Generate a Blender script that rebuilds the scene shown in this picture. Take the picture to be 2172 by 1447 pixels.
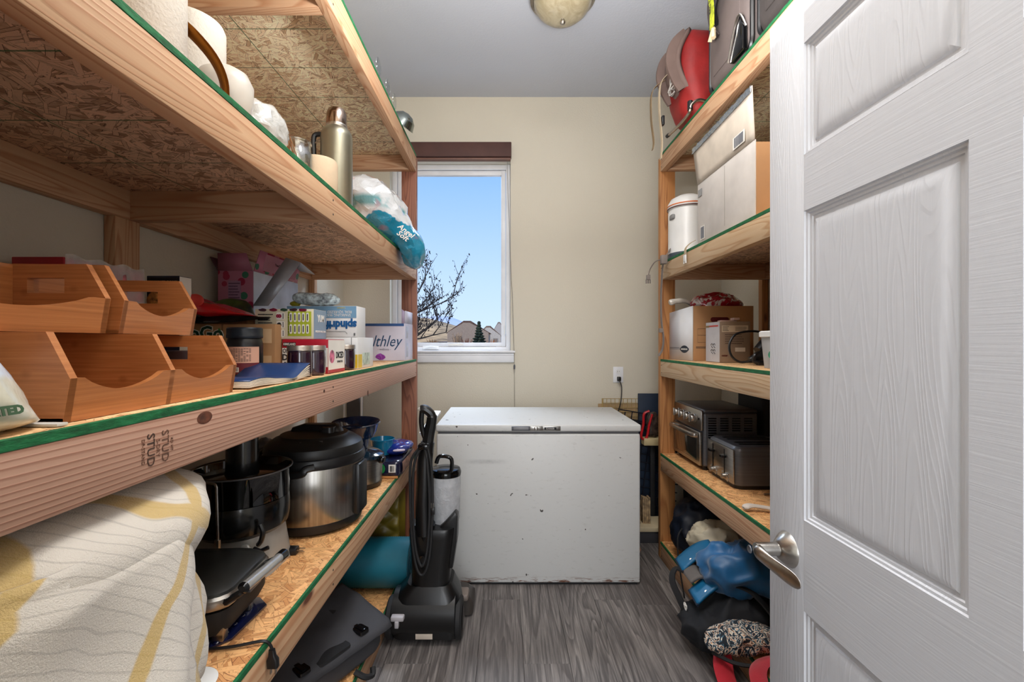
import bpy, bmesh, math, random
from mathutils import Vector, Matrix, Euler, noise
PI = math.pi
for o in list(bpy.data.objects): bpy.data.objects.remove(o)
scene = bpy.context.scene
col = scene.collection
# ------------------------------------------------------------ camera
FPX = 940.0; EYE = 1.30
cd = bpy.data.cameras.new('camera'); cam = bpy.data.objects.new('camera', cd); col.objects.link(cam)
cam.location = (0, 0, EYE); cam.rotation_euler = (PI/2, 0, 0)
cd.sensor_width = 36; cd.lens = FPX/2172*36; cd.shift_x = 16/2172; cd.shift_y = 1.5/2172
cd.clip_start = 0.02; cd.clip_end = 2000
scene.camera = cam
def lin(c):
    c = c/255.0
    return c/12.92 if c <= .04045 else ((c+.055)/1.055)**2.4
def rgb(c, a=1): return (lin(c[0]), lin(c[1]), lin(c[2]), a)
# ------------------------------------------------------------ sky, sun, lights, exposure
world = bpy.data.worlds.new('world'); scene.world = world; world.use_nodes = True
wt = world.node_tree; wt.nodes.clear()
tc = wt.nodes.new('ShaderNodeTexCoord'); sx = wt.nodes.new('ShaderNodeSeparateXYZ')
cr = wt.nodes.new('ShaderNodeValToRGB'); bg = wt.nodes.new('ShaderNodeBackground'); wo = wt.nodes.new('ShaderNodeOutputWorld')
wt.links.new(tc.outputs['Generated'], sx.inputs[0]); wt.links.new(sx.outputs['Z'], cr.inputs[0])
e = cr.color_ramp.elements
e[0].position = 0.0; e[0].color = rgb((216, 236, 255))
e[1].position = 1.0; e[1].color = rgb((70, 128, 222))
q = e.new(0.14); q.color = rgb((196, 224, 255))
q = e.new(0.38); q.color = rgb((142, 190, 252))
wt.links.new(cr.outputs[0], bg.inputs[0]); bg.inputs[1].default_value = 1.0
wt.links.new(bg.outputs[0], wo.inputs[0])
def lamp(name, kind, loc, rot, energy, color=(1, 1, 1), size=.5, size_y=None, spread=None, angle=None):
    d = bpy.data.lights.new(name, kind); o = bpy.data.objects.new(name, d); col.objects.link(o)
    o.location = loc; o.rotation_euler = rot; d.energy = energy; d.color = color
    if kind == 'AREA':
        d.size = size
        if size_y: d.shape = 'RECTANGLE'; d.size_y = size_y
        if spread: d.spread = spread
    if kind == 'SUN' and angle: d.angle = angle
    return o
lamp('sun', 'SUN', (0, 0, 20), (math.radians(52), 0, math.radians(-62)), 2.6, (1, .9, .76), angle=.01)
lamp('ceiling_bounce', 'AREA', (.22, .95, 3.05), (0, 0, 0), 26, (1, .97, .93), .5, .9)
lamp('hall_ceiling_fill', 'AREA', (.25, -1.0, 3.0), (math.radians(20), 0, 0), 24, (.97, .98, 1), 1.0, 1.0)  # unseen lamp added in the hall to brighten the interior
lamp('hall_fill', 'AREA', (.15, -1.9, 1.45), (math.radians(94), 0, 0), 54, (.88, .93, 1), 1.6, 2.0)  # added fill panel behind the camera, sends frontal light through the doorway
lamp('window_fill', 'AREA', (-.35, 4.15, 3.55), (math.radians(-52), 0, 0), 165, (.80, .90, 1), 1.8, 1.0)  # unseen area lamp added outside the window, stands in for daylight
lamp('bounced_flash', 'AREA', (.2, 1.0, 2.0), (PI, 0, 0), 42, (.98, .98, 1), .4, .4)
scene.view_settings.view_transform = 'Standard'; scene.view_settings.look = 'None'
scene.view_settings.gamma = 1; scene.view_settings.use_curve_mapping = False
scene.view_settings.exposure = 0.20
# ------------------------------------------------------------ mesh helpers
class B:
    def __init__(s): s.bm = bmesh.new()
    def _t(s, vs, T):
        if T is not None: bmesh.ops.transform(s.bm, matrix=T, verts=vs)
        return s
    def box(s, x0, x1, y0, y1, z0, z1, bev=0, seg=2, T=None):
        r = bmesh.ops.create_cube(s.bm, size=1.0); vs = r['verts']
        bmesh.ops.scale(s.bm, vec=(abs(x1-x0), abs(y1-y0), abs(z1-z0)), verts=vs)
        bmesh.ops.translate(s.bm, vec=((x0+x1)/2, (y0+y1)/2, (z0+z1)/2), verts=vs)
        s._t(vs, T)
        if bev:
            es = list({ed for v in vs for ed in v.link_edges})
            bmesh.ops.bevel(s.bm, geom=es, offset=bev, segments=seg, profile=.5, affect='EDGES')
        return s
    def mesh(s, verts, faces, T=None):
        vs = [s.bm.verts.new(v) for v in verts]
        for f in faces:
            try: s.bm.faces.new([vs[i] for i in f])
            except ValueError: pass
        s.last = vs
        return s._t(vs, T)
    def lathe(s, prof, n=32, T=None, sx=1, sy=1):
        V = []; F = []; m = len(prof)
        for i in range(n):
            a = 2*PI*i/n
            for r, z in prof: V.append((r*math.cos(a)*sx, r*math.sin(a)*sy, z))
        for i in range(n):
            j = (i+1) % n
            for k in range(m-1):
                a, b, c, d = i*m+k, j*m+k, j*m+k+1, i*m+k+1
                if prof[k][0] < 1e-6 and prof[k+1][0] < 1e-6: continue
                F.append((a, b, c, d))
        s.mesh(V, F, T)
        bmesh.ops.remove_doubles(s.bm, verts=s.last, dist=1e-6)
        return s
    def cyl(s, p0, p1, r0, r1=None, n=16):
        r1 = r0 if r1 is None else r1
        return s.tube([p0, p1], [r0, r1], n)
    def tube(s, pts, r, n=8, closed=False, sq=None, up=None, caps=True):
        pts = [Vector(p) for p in pts]; N = len(pts)
        rr = r if isinstance(r, (list, tuple)) else [r]*N
        tang = []
        for i in range(N):
            if closed: t = pts[(i+1) % N]-pts[i-1]
            else: t = pts[min(i+1, N-1)]-pts[max(i-1, 0)]
            tang.append(t.normalized() if t.length > 1e-9 else Vector((0, 0, 1)))
        u = Vector(up) if up else (Vector((0, 0, 1)) if abs(tang[0].z) < .9 else Vector((1, 0, 0)))
        V = []; F = []
        for i in range(N):
            t = tang[i]; u = u-t*u.dot(t)
            if u.length < 1e-6: u = t.orthogonal()
            u.normalize(); w = t.cross(u)
            if up: u0 = Vector(up); u0 = u0-t*u0.dot(t); u = u0.normalized() if u0.length > .05 else u; w = t.cross(u)
            for k in range(n):
                a = 2*PI*k/n + (PI/4 if sq and n == 4 else 0)
                ca, sa = math.cos(a), math.sin(a)
                if sq: ca *= sq[0]*(1.414 if n == 4 else 1); sa *= sq[1]*(1.414 if n == 4 else 1)
                V.append(pts[i]+(w*ca+u*sa)*rr[i])
        L = N if closed else N-1
        for i in range(L):
            j = (i+1) % N
            for k in range(n):
                l = (k+1) % n; F.append((i*n+k, i*n+l, j*n+l, j*n+k))
        if caps and not closed:
            F.append(tuple(range(n-1, -1, -1))); F.append(tuple((N-1)*n+k for k in range(n)))
        return s.mesh(V, F)
    def prism(s, poly, z0, z1, T=None, bev=0):
        n = len(poly)
        V = [(q[0], q[1], z0) for q in poly]+[(q[0], q[1], z1) for q in poly]
        F = [tuple(range(n-1, -1, -1)), tuple(range(n, 2*n))]+[(i, (i+1) % n, n+(i+1) % n, n+i) for i in range(n)]
        s.mesh(V, F, T)
        if bev:
            es = list({ed for v in s.last for ed in v.link_edges})
            bmesh.ops.bevel(s.bm, geom=es, offset=bev, segments=2, profile=.5, affect='EDGES')
        return s
    def loft(s, rings, T=None, caps=True):
        n = len(rings[0]); V = [v for r in rings for v in r]; F = []
        for i in range(len(rings)-1):
            for k in range(n):
                l = (k+1) % n; F.append((i*n+k, i*n+l, (i+1)*n+l, (i+1)*n+k))
        if caps: F.append(tuple(range(n-1, -1, -1))); F.append(tuple((len(rings)-1)*n+k for k in range(n)))
        return s.mesh(V, F, T)
    def grid(s, f, nu, nv, T=None):
        V = [f(i/nu, j/nv) for i in range(nu+1) for j in range(nv+1)]
        F = [(i*(nv+1)+j, (i+1)*(nv+1)+j, (i+1)*(nv+1)+j+1, i*(nv+1)+j+1) for i in range(nu) for j in range(nv)]
        return s.mesh(V, F, T)
    def blob(s, sx_, sy_, sz_, p=2.4, n=40, m=24, amp=.02, freq=5, seed=0, ridge=.5, T=None, fn=None):
        V = []; F = []
        def pw(c, q): return math.copysign(abs(c)**q, c)
        for j in range(m+1):
            ph = -PI/2+PI*j/m
            for i in range(n):
                th = 2*PI*i/n; q = 2/p
                d = Vector((pw(math.cos(ph), q)*pw(math.cos(th), q), pw(math.cos(ph), q)*pw(math.sin(th), q), pw(math.sin(ph), q)))
                v = Vector((d.x*sx_/2, d.y*sy_/2, d.z*sz_/2))
                k = noise.noise(v*freq+Vector((seed*7.3, seed*3.1, seed)))
                k2 = 1-2*abs(noise.noise(v*freq*1.7+Vector((seed*1.3+9, seed*5.1, -seed))))
                nn = Vector((d.x, d.y, d.z)); nn = nn.normalized() if nn.length else Vector((0, 0, 1))
                v = v+nn*amp*(k*(1-ridge)*1.6+(k2-.5)*ridge*1.2)
                v.z += sz_/2
                if v.z < 0: v.z = 0.0
                if fn: v = Vector(fn(v))
                V.append(v)
        for j in range(m):
            for i in range(n):
                k = (i+1) % n; F.append((j*n+i, j*n+k, (j+1)*n+k, (j+1)*n+i))
        s.mesh(V, F, T)
        bmesh.ops.remove_doubles(s.bm, verts=s.last, dist=1e-6)
        return s
    def done(s, name, mat=None, parent=None, sharp=35, solid=0, sub=0, origin=None):
        bmesh.ops.recalc_face_normals(s.bm, faces=s.bm.faces[:])
        if origin is not None: bmesh.ops.translate(s.bm, vec=-Vector(origin), verts=s.bm.verts[:])
        me = bpy.data.meshes.new(name); s.bm.to_mesh(me); s.bm.free()
        fl_at = bool(solid) and len(me.polygons) < 12
        for p in me.polygons: p.use_smooth = not fl_at
        me.set_sharp_from_angle(angle=math.radians(sharp))
        if mat: me.materials.append(mat)
        o = bpy.data.objects.new(name, me); col.objects.link(o)
        if parent is not None: o.parent = parent
        if origin is not None: o.location = origin
        if solid:
            md = o.modifiers.new('solid', 'SOLIDIFY'); md.thickness = solid; md.offset = 0
        if sub:
            md = o.modifiers.new('sub', 'SUBSURF'); md.levels = sub; md.render_levels = sub
        return o
def TR(x=0, y=0, z=0, rx=0, ry=0, rz=0):
    return Matrix.Translation((x, y, z)) @ Euler((rx, ry, rz)).to_matrix().to_4x4()
def spl(pts, k=6, closed=False):
    pts = [Vector(p) for p in pts]; out = []; N = len(pts)
    for i in range(N if closed else N-1):
        p0 = pts[(i-1) % N] if closed or i > 0 else pts[0]; p1 = pts[i]; p2 = pts[(i+1) % N]
        p3 = pts[(i+2) % N] if closed or i < N-2 else pts[-1]
        for j in range(k):
            t = j/k
            out.append(.5*((2*p1)+(p2-p0)*t+(2*p0-5*p1+4*p2-p3)*t*t+(3*p1-p0-3*p2+p3)*t**3))
    if not closed: out.append(pts[-1])
    return out
def rrect(w, d, r, z, n=5, cx=0, cy=0):
    out = []
    for qx, qy, a0 in ((1, 1, 0), (-1, 1, 90), (-1, -1, 180), (1, -1, 270)):
        for k in range(n):
            a = math.radians(a0+90*k/(n-1)); out.append((cx+qx*(w/2-r)+r*math.cos(a), cy+qy*(d/2-r)+r*math.sin(a), z))
    return out
def thing(name, label, cat, loc=(0, 0, 0), rz=0, group=None):
    o = bpy.data.objects.new(name, None); col.objects.link(o); o.empty_display_size = .05
    o.location = loc; o.rotation_euler = (0, 0, rz); o['label'] = label; o['category'] = cat
    if group: o['group'] = group
    return o
def tag(o, label, cat, group=None):
    o['label'] = label; o['category'] = cat
    if group: o['group'] = group
    return o
def struct(o, label=None):
    o['kind'] = 'structure'
    if label: o['label'] = label
    return o
def text(body, size, parent, loc, rot, mat, name='lettering', sx=1, off=0, shear=0, align='CENTER'):
    cu = bpy.data.curves.new('t', 'FONT'); cu.body = body; cu.size = size; cu.align_x = align; cu.align_y = 'CENTER'
    cu.offset = off; cu.shear = shear; cu.resolution_u = 2; cu.extrude = .0003; cu.space_line = .8
    t = bpy.data.objects.new('t', cu); me = bpy.data.meshes.new_from_object(t); bpy.data.objects.remove(t)
    me.materials.clear(); me.materials.append(mat)
    o = bpy.data.objects.new(name, me); col.objects.link(o); o.parent = parent
    o.location = loc; o.rotation_euler = rot; o.scale = (sx, 1, 1)
    return o
FY = (PI/2, 0, 0); FXN = (PI/2, 0, -PI/2); FXP = (PI/2, 0, PI/2)
# ------------------------------------------------------------ materials
class NT:
    def __init__(s, name):
        s.m = bpy.data.materials.new(name); s.m.use_nodes = True; s.t = s.m.node_tree
        s.p = s.t.nodes['Principled BSDF']; s.out = s.t.nodes['Material Output']; s._c = None
    def n(s, typ, **kw):
        nd = s.t.nodes.new(typ)
        for k, v in kw.items(): setattr(nd, k, v)
        return nd
    def l(s, a, b): s.t.links.new(a, b)
    def co(s, sc=(1, 1, 1), rot=(0, 0, 0), rand=False, loc=(0, 0, 0)):
        if s._c is None: s._c = s.n('ShaderNodeTexCoord')
        src = s._c.outputs['Object']
        if rand:
            oi = s.n('ShaderNodeObjectInfo'); ml = s.n('ShaderNodeMath', operation='MULTIPLY'); s.l(oi.outputs['Random'], ml.inputs[0]); ml.inputs[1].default_value = 37
            ad = s.n('ShaderNodeVectorMath', operation='ADD'); s.l(src, ad.inputs[0]); s.l(ml.outputs[0], ad.inputs[1]); src = ad.outputs[0]
        mp = s.n('ShaderNodeMapping'); s.l(src, mp.inputs[0]); mp.inputs['Scale'].default_value = sc; mp.inputs['Rotation'].default_value = rot
        mp.inputs['Location'].default_value = loc
        return mp.outputs[0]
    def noise(s, v, scale=5, det=3, rough=.5, dist=0):
        nd = s.n('ShaderNodeTexNoise'); s.l(v, nd.inputs['Vector']); nd.inputs['Scale'].default_value = scale
        nd.inputs['Detail'].default_value = det; nd.inputs['Roughness'].default_value = rough; nd.inputs['Distortion'].default_value = dist
        return nd.outputs['Fac']
    def vor(s, v, scale=5, feat='F1', out='Color', rnd=1):
        nd = s.n('ShaderNodeTexVoronoi', feature=feat); s.l(v, nd.inputs['Vector']); nd.inputs['Scale'].default_value = scale
        nd.inputs['Randomness'].default_value = rnd
        return nd.outputs[out]
    def math(s, op, a, b=None, c=None):
        nd = s.n('ShaderNodeMath', operation=op)
        for i, x in enumerate((a, b, c)):
            if x is None: continue
            if isinstance(x, (int, float)): nd.inputs[i].default_value = x
            else: s.l(x, nd.inputs[i])
        return nd.outputs[0]
    def ramp(s, f, stops, interp='LINEAR'):
        nd = s.n('ShaderNodeValToRGB'); s.l(f, nd.inputs[0]); el = nd.color_ramp.elements; nd.color_ramp.interpolation = interp
        while len(el) < len(stops): el.new(.5)
        for i, (p, c) in enumerate(stops):
            el[i].position = p; el[i].color = rgb(c) if isinstance(c, tuple) else (c, c, c, 1)
        return nd.outputs[0]
    def mix(s, f, a, b, mode='MIX'):
        nd = s.n('ShaderNodeMix', data_type='RGBA', blend_type=mode)
        for i, x in ((0, f), (6, a), (7, b)):
            if isinstance(x, (int, float)): nd.inputs[i].default_value = x
            elif isinstance(x, tuple): nd.inputs[i].default_value = rgb(x)
            else: s.l(x, nd.inputs[i])
        return nd.outputs[2]
    def xyz(s, v):
        nd = s.n('ShaderNodeSeparateXYZ'); s.l(v, nd.inputs[0]); return nd.outputs
    def base(s, c):
        if isinstance(c, tuple): s.p.inputs['Base Color'].default_value = rgb(c)
        else: s.l(c, s.p.inputs['Base Color'])
    def bump(s, h, st=.3, d=.01):
        b = s.n('ShaderNodeBump'); b.inputs['Strength'].default_value = st; b.inputs['Distance'].default_value = d
        s.l(h, b.inputs['Height']); s.l(b.outputs[0], s.p.inputs['Normal'])
    def set(s, **kw):
        for k, v in kw.items(): s.p.inputs[k.replace('_', ' ')].default_value = v
        return s
def M(name, c, rough=.5, metal=0, var=.06, vs=8, bump=0, bs=60, bd=.002, coat=0, aniso=0, trans=0, sheen=0):
    t = NT(name); v = t.co(rand=True)
    f = t.noise(v, vs, 4)
    d = tuple(max(0, min(255, x*(1-var*1.6))) for x in c); l = tuple(min(255, x*(1+var*.6)) for x in c)
    t.base(t.ramp(f, [(.3, d), (.7, l)]))
    t.set(Roughness=rough, Metallic=metal)
    if coat: t.set(Coat_Weight=coat, Coat_Roughness=.08)
    if trans: t.p.inputs['Transmission Weight'].default_value = trans
    if sheen: t.p.inputs['Sheen Weight'].default_value = sheen
    if aniso: t.p.inputs['Anisotropic'].default_value = aniso
    if bump: t.bump(t.noise(v, bs, 3), bump, bd)
    return t.m
def lumber(name, axis, light=(224, 188, 150), dark=(184, 134, 96), knot=True, seed=0, par=0):
    t = NT(name)
    def sc(a, b): return tuple(b if i == axis else a for i in range(3))
    v = t.co(sc(7, .55), rand=True, loc=(seed, seed*2, 0))
    n1 = t.noise(v, 1.0, 2, .45, .3)
    src = t.math('MULTIPLY', n1, 24)
    if par: src = t.math('ADD', t.math('MULTIPLY', n1, 9), t.math('MULTIPLY', t.xyz(t.co())[2], par))
    rings = t.math('FRACT', src)
    rr = t.ramp(rings, [(0, .1), (.55, .35), (.85, 1.), (1, .15)])
    fv = t.co(sc(110, 3), rand=True); fib = t.noise(fv, 1, 3, .6)
    lowv = t.co(sc(3, .8), rand=True); low = t.noise(lowv, 1, 2)
    f = t.math('ADD', t.math('MULTIPLY', rr, .85), t.math('MULTIPLY', fib, .4))
    c = t.mix(f, light, dark)
    c = t.mix(t.math('MULTIPLY', low, .5), c, tuple(int(x*.82) for x in dark), 'MIX')
    if knot:
        kv = t.co(sc(5.5, 1.9), rand=True); kd = t.vor(kv, 1.0, 'F1', 'Distance')
        c = t.mix(t.ramp(kd, [(.045, 1.), (.085, 0.)]), c, (92, 50, 30))
    t.base(c); t.set(Roughness=.62)
    t.bump(f, .25, .002)
    return t.m
def osb(name, light=(226, 172, 110), dark=(140, 84, 44), lines=None, warm=(206, 140, 80)):
    t = NT(name); base = t.co()
    w = t.n('ShaderNodeTexNoise'); t.l(base, w.inputs['Vector']); w.inputs['Scale'].default_value = 30; w.inputs['Detail'].default_value = 2
    vm = t.n('ShaderNodeVectorMath', operation='SCALE'); t.l(w.outputs['Color'], vm.inputs[0]); vm.inputs['Scale'].default_value = .005
    va = t.n('ShaderNodeVectorMath', operation='ADD'); t.l(base, va.inputs[0]); t.l(vm.outputs[0], va.inputs[1])
    col_ = t.math('MULTIPLY', t.noise(t.co((30, 90, 30)), 1, 3), .8); hgt = 0.0
    for i in range(7):
        mp = t.n('ShaderNodeMapping'); t.l(va.outputs[0], mp.inputs[0]); mp.inputs['Scale'].default_value = (11+i*2.6, 11+i*2.6, 1)
        mp.inputs['Location'].default_value = (i*3.37, i*7.91, 0); mp.inputs['Rotation'].default_value = (0, 0, i*.7)
        vo = t.n('ShaderNodeTexVoronoi', voronoi_dimensions='2D', feature='F1'); vo.inputs['Scale'].default_value = 1; t.l(mp.outputs[0], vo.inputs['Vector'])
        df = t.n('ShaderNodeVectorMath', operation='SUBTRACT'); t.l(mp.outputs[0], df.inputs[0]); t.l(vo.outputs['Position'], df.inputs[1])
        cc = t.xyz(vo.outputs['Color'])
        vr = t.n('ShaderNodeVectorRotate', rotation_type='Z_AXIS'); t.l(df.outputs[0], vr.inputs['Vector']); t.l(t.math('MULTIPLY_ADD', cc[0], 4.2, -i*.7), vr.inputs['Angle'])
        r = t.xyz(vr.outputs[0])
        wdt = t.math('MULTIPLY_ADD', cc[1], .16, .06)
        m = t.math('MULTIPLY', t.math('LESS_THAN', t.math('ABSOLUTE', r[1]), wdt), t.math('LESS_THAN', t.math('ABSOLUTE', r[0]), .78))
        gv = t.n('ShaderNodeVectorMath', operation='MULTIPLY'); t.l(vr.outputs[0], gv.inputs[0]); gv.inputs[1].default_value = (1.2, 26, 1)
        gr = t.noise(gv.outputs[0], 1, 2)
        ed_ = t.math('GREATER_THAN', t.math('ABSOLUTE', r[1]), t.math('SUBTRACT', wdt, .022))
        val = t.math('SUBTRACT', t.math('ADD', t.math('MULTIPLY', t.math('POWER', cc[2], .7), .72), t.math('MULTIPLY', gr, .34)), t.math('MULTIPLY', ed_, .5))
        nd = t.n('ShaderNodeMix', data_type='FLOAT'); t.l(m, nd.inputs[0]); t.l(col_, nd.inputs[2]); t.l(val, nd.inputs[3]); col_ = nd.outputs[0]
    mid = tuple((a+b)//2 for a, b in zip(light, dark))
    c = t.ramp(col_, [(.03, dark), (.15, mid), (.30, warm), (.5, light), (.95, tuple(min(255, int(x*1.08+10)) for x in light))])
    fine = t.noise(t.co((30, 60, 30), (0, 0, .5)), 3, 4, .7)
    c = t.mix(t.ramp(fine, [(.28, .9), (.40, 0.)]), c, tuple(int(x*.7) for x in dark))
    if lines:
        gx, gys = lines; X = t.xyz(base); m = None
        for val, ax in [(gx, 0)]+[(g, 1) for g in gys]:
            a = t.math('LESS_THAN', t.math('ABSOLUTE', t.math('SUBTRACT', X[ax], val)), .0018)
            m = a if m is None else t.math('MAXIMUM', m, a)
        c = t.mix(t.math('MULTIPLY', m, .85), c, (24, 92, 54))
    t.base(c); t.set(Roughness=.6); t.bump(col_, .3, .002)
    return t.m
def floor_mat():
    t = NT('grey_oak_vinyl'); v = t.co((8, .6, 8), rand=True)
    n1 = t.noise(v, 1.1, 2, .5, .4)
    rings = t.math('FRACT', t.math('MULTIPLY', n1, 11))
    rr = t.ramp(rings, [(0, .15), (.5, .4), (.9, 1.), (1, .1)])
    fib = t.noise(t.co((130, 5, 130), rand=True), 1, 4, .65)
    low = t.noise(t.co((4, 1, 4), rand=True), 1, 3)
    f = t.math('ADD', t.math('ADD', t.math('MULTIPLY', rr, .20), t.math('MULTIPLY', fib, .66)), t.math('MULTIPLY', low, .50))
    c = t.ramp(f, [(.40, (172, 165, 160)), (.56, (132, 126, 122)), (.72, (94, 89, 87)), (.92, (62, 58, 57))])
    oi = t.n('ShaderNodeObjectInfo')
    c = t.mix(t.math('MULTIPLY', oi.outputs['Random'], .28), c, (92, 84, 82))
    t.base(c); t.set(Roughness=.5); t.bump(f, .12, .001)
    return t.m
def wall_mat(name, c, st=.35):
    t = NT(name); v = t.co()
    f = t.noise(v, 1.4, 2); t.base(t.ramp(f, [(.3, tuple(x*.975 for x in c)), (.7, c)])); t.set(Roughness=.75)
    t.bump(t.noise(v, 95, 3, .55), st, .004)
    return t.m
def door_mat():
    t = NT('white_woodgrain_paint'); 
    n1 = t.noise(t.co((1, 9, .8)), 1.5, 1, .4, .2)
    rings = t.math('FRACT', t.math('MULTIPLY', n1, 26))
    rr = t.ramp(rings, [(0, 0.), (.4, .15), (.8, 1.), (1, 0.)])
    fib = t.noise(t.co((1, 240, 3)), 1, 3, .6)
    t.base((203, 205, 210)); t.set(Roughness=.42)
    t.bump(t.math('ADD', t.math('MULTIPLY', rr, .8), t.math('MULTIPLY', fib, .6)), .32, .0011)
    return t.m
def rail_mat():
    t = NT('white_horizontal_grain_paint')
    fib = t.noise(t.co((1, 4, 200)), 1, 3, .6)
    t.base((203, 205, 210)); t.set(Roughness=.42); t.bump(fib, .3, .0012)
    return t.m
def brushed(name, c, rough=.3, sc=(1, 1, 200), st=.15):
    t = NT(name); f = t.noise(t.co(sc), 1, 3, .6)
    t.base(t.ramp(f, [(.3, tuple(x*.88 for x in c)), (.7, c)])); t.set(Metallic=1, Roughness=rough); t.bump(f, st, .0006)
    return t.m
def glass_mat(name, tint=(255, 255, 255), refl=.12, alpha=1.0):
    t = NT(name); tr = t.n('ShaderNodeBsdfTransparent'); tr.inputs[0].default_value = rgb(tint)
    gl = t.n('ShaderNodeBsdfGlossy'); gl.inputs['Roughness'].default_value = .03
    lw = t.n('ShaderNodeLayerWeight'); lw.inputs[0].default_value = .35
    f = t.math('ADD', t.math('MULTIPLY', lw.outputs['Facing'], .5 if refl > .02 else .05), refl)
    mx = t.n('ShaderNodeMixShader'); t.l(f, mx.inputs[0]); t.l(tr.outputs[0], mx.inputs[1]); t.l(gl.outputs[0], mx.inputs[2])
    t.l(mx.outputs[0], t.out.inputs[0])
    return t.m
def film_mat(name, c, tr=.5, rough=.15):
    t = NT(name); f = t.noise(t.co(), 25, 4)
    t.base(t.ramp(f, [(.3, tuple(x*.85 for x in c)), (.7, c)])); t.set(Roughness=rough, Coat_Weight=.6)
    t.bump(t.noise(t.co(), 38, 3, .6, .8), .5, .006)
    tp = t.n('ShaderNodeBsdfTransparent'); mx = t.n('ShaderNodeMixShader'); mx.inputs[0].default_value = tr
    t.l(t.p.outputs[0], mx.inputs[1]); t.l(tp.outputs[0], mx.inputs[2]); t.l(mx.outputs[0], t.out.inputs[0])
    return t.m
LX = [lumber('pine_lumber_x', 0), lumber('pine_lumber_y', 1), lumber('pine_lumber_z', 2)]
LPINK = lumber('fir_lumber_y', 1, (222, 182, 158), (168, 120, 98), seed=3, par=125)
LPALE = lumber('pale_pine_y', 1, (226, 202, 166), (190, 150, 108), seed=5)
LREDZ = lumber('fir_lumber_z', 2, (176, 118, 92), (122, 76, 60), seed=2)
LORZ = lumber('amber_pine_z', 2, (212, 152, 92), (160, 102, 54), seed=4)
MOSB = osb('osb_top', (226, 184, 134), (142, 96, 60), warm=(208, 156, 104))
MOSBW = osb('osb_top_warm', (222, 168, 110), (138, 84, 46), warm=(204, 140, 82))
MOSB4 = osb('osb_underside_lit', (246, 224, 188), (108, 74, 48), warm=(218, 186, 144), lines=(-.084, (.333, .55, .77, 1.0, .11)))  # paler OSB copy: light on the top shelf's underside put into the colour
MOSB3 = osb('osb_underside_shaded', (214, 178, 146), (92, 62, 46), warm=(166, 126, 96), lines=(-.10, (-.76, -.54, -.32, .6)))  # darker OSB copy: shade under this shelf put into the colour
def green_edge_mat():
    t = NT('green_edge_paint'); f = t.noise(t.co((60, 14, 60)), 2, 4, .7)
    t.base(t.ramp(f, [(.3, (10, 66, 34)), (.55, (18, 106, 58)), (.78, (44, 134, 84))])); t.set(Roughness=.7); t.bump(f, .5, .003); return t.m
MGREEN = green_edge_mat()
MWALL = wall_mat('wall_beige', (212, 205, 188)); MCEIL = wall_mat('ceiling_white', (190, 194, 202), .25)
MFLOOR = floor_mat(); MTRIM = M('trim_white', (228, 229, 232), .4, var=.02)
MDOOR = door_mat(); MRAIL = rail_mat()
MNICK = brushed('satin_nickel', (196, 192, 186), .28, (60, 60, 60), .05)
MSTEEL = brushed('brushed_steel', (176, 172, 166), .3, (3, 3, 260))
MDSTEEL = brushed('dark_brushed_steel', (104, 106, 112), .4, (3, 3, 220))
MDSTEEL.node_tree.nodes['Principled BSDF'].inputs['Metallic'].default_value = .45
MBLK = M('black_plastic', (20, 20, 22), .35, bump=.05, bs=400, bd=.0005)
MBLKG = M('black_gloss', (10, 10, 12), .12)
MBLKM = M('black_matte', (26, 26, 28), .7)
MWHITE = M('white_plastic', (232, 232, 230), .35, var=.02)
MINK = M('dark_ink', (30, 30, 34), .8); MPAPER = M('white_paper', (232, 228, 220), .8, var=.02)
MKRAFT = M('kraft_card', (186, 140, 96), .8, vs=5, bump=.1, bs=120)
MTAPE = film_mat('clear_tape', (225, 225, 225), .55)
MSCREW = M('screw_head', (70, 58, 50), .4, .8)
# ============================================================ room shell
WL, WR, WB, WF, CE = -1.178, 1.586, 3.241, .154, 3.09
WX0, WX1, WZ0, WZ1 = -.838, .045, 1.231, 2.624
RD = .10
b = B(); TH = .16
b.box(WL-TH, WX0, WB, WB+TH, 0, CE+.1); b.box(WX1, WR+TH, WB, WB+TH, 0, CE+.1)
b.box(WX0, WX1, WB, WB+TH, 0, WZ0); b.box(WX0, WX1, WB, WB+TH, WZ1, CE+.1)
struct(b.done('wall_back', MWALL))
b = B(); b.box(WL-.12, WL, -2.6, WB, 0, CE+.1); struct(b.done('wall_left', MWALL))
b = B(); b.box(WR, WR+.12, -2.6, WB, 0, CE+.1); struct(b.done('wall_right', MWALL))
b = B(); b.box(WL, -.30, .034, WF, 0, CE); b.box(.664, WR, .034, WF, 0, CE); b.box(-.30, .664, .034, WF, 2.10, CE); struct(b.done('wall_front', MWALL))
b = B(); b.box(WL, WR, -2.72, -2.6, 0, CE+.1); struct(b.done('wall_hall', MWALL))
b = B(); b.box(WL-.12, WR+.12, -2.72, WB+TH, CE, CE+.12); struct(b.done('ceiling', MCEIL))
b = B(); b.box(WL, WR, -2.6, WB, -.08, -.004); fl = struct(b.done('floor', M('floor_joint', (48, 42, 40), .8)))
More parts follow.
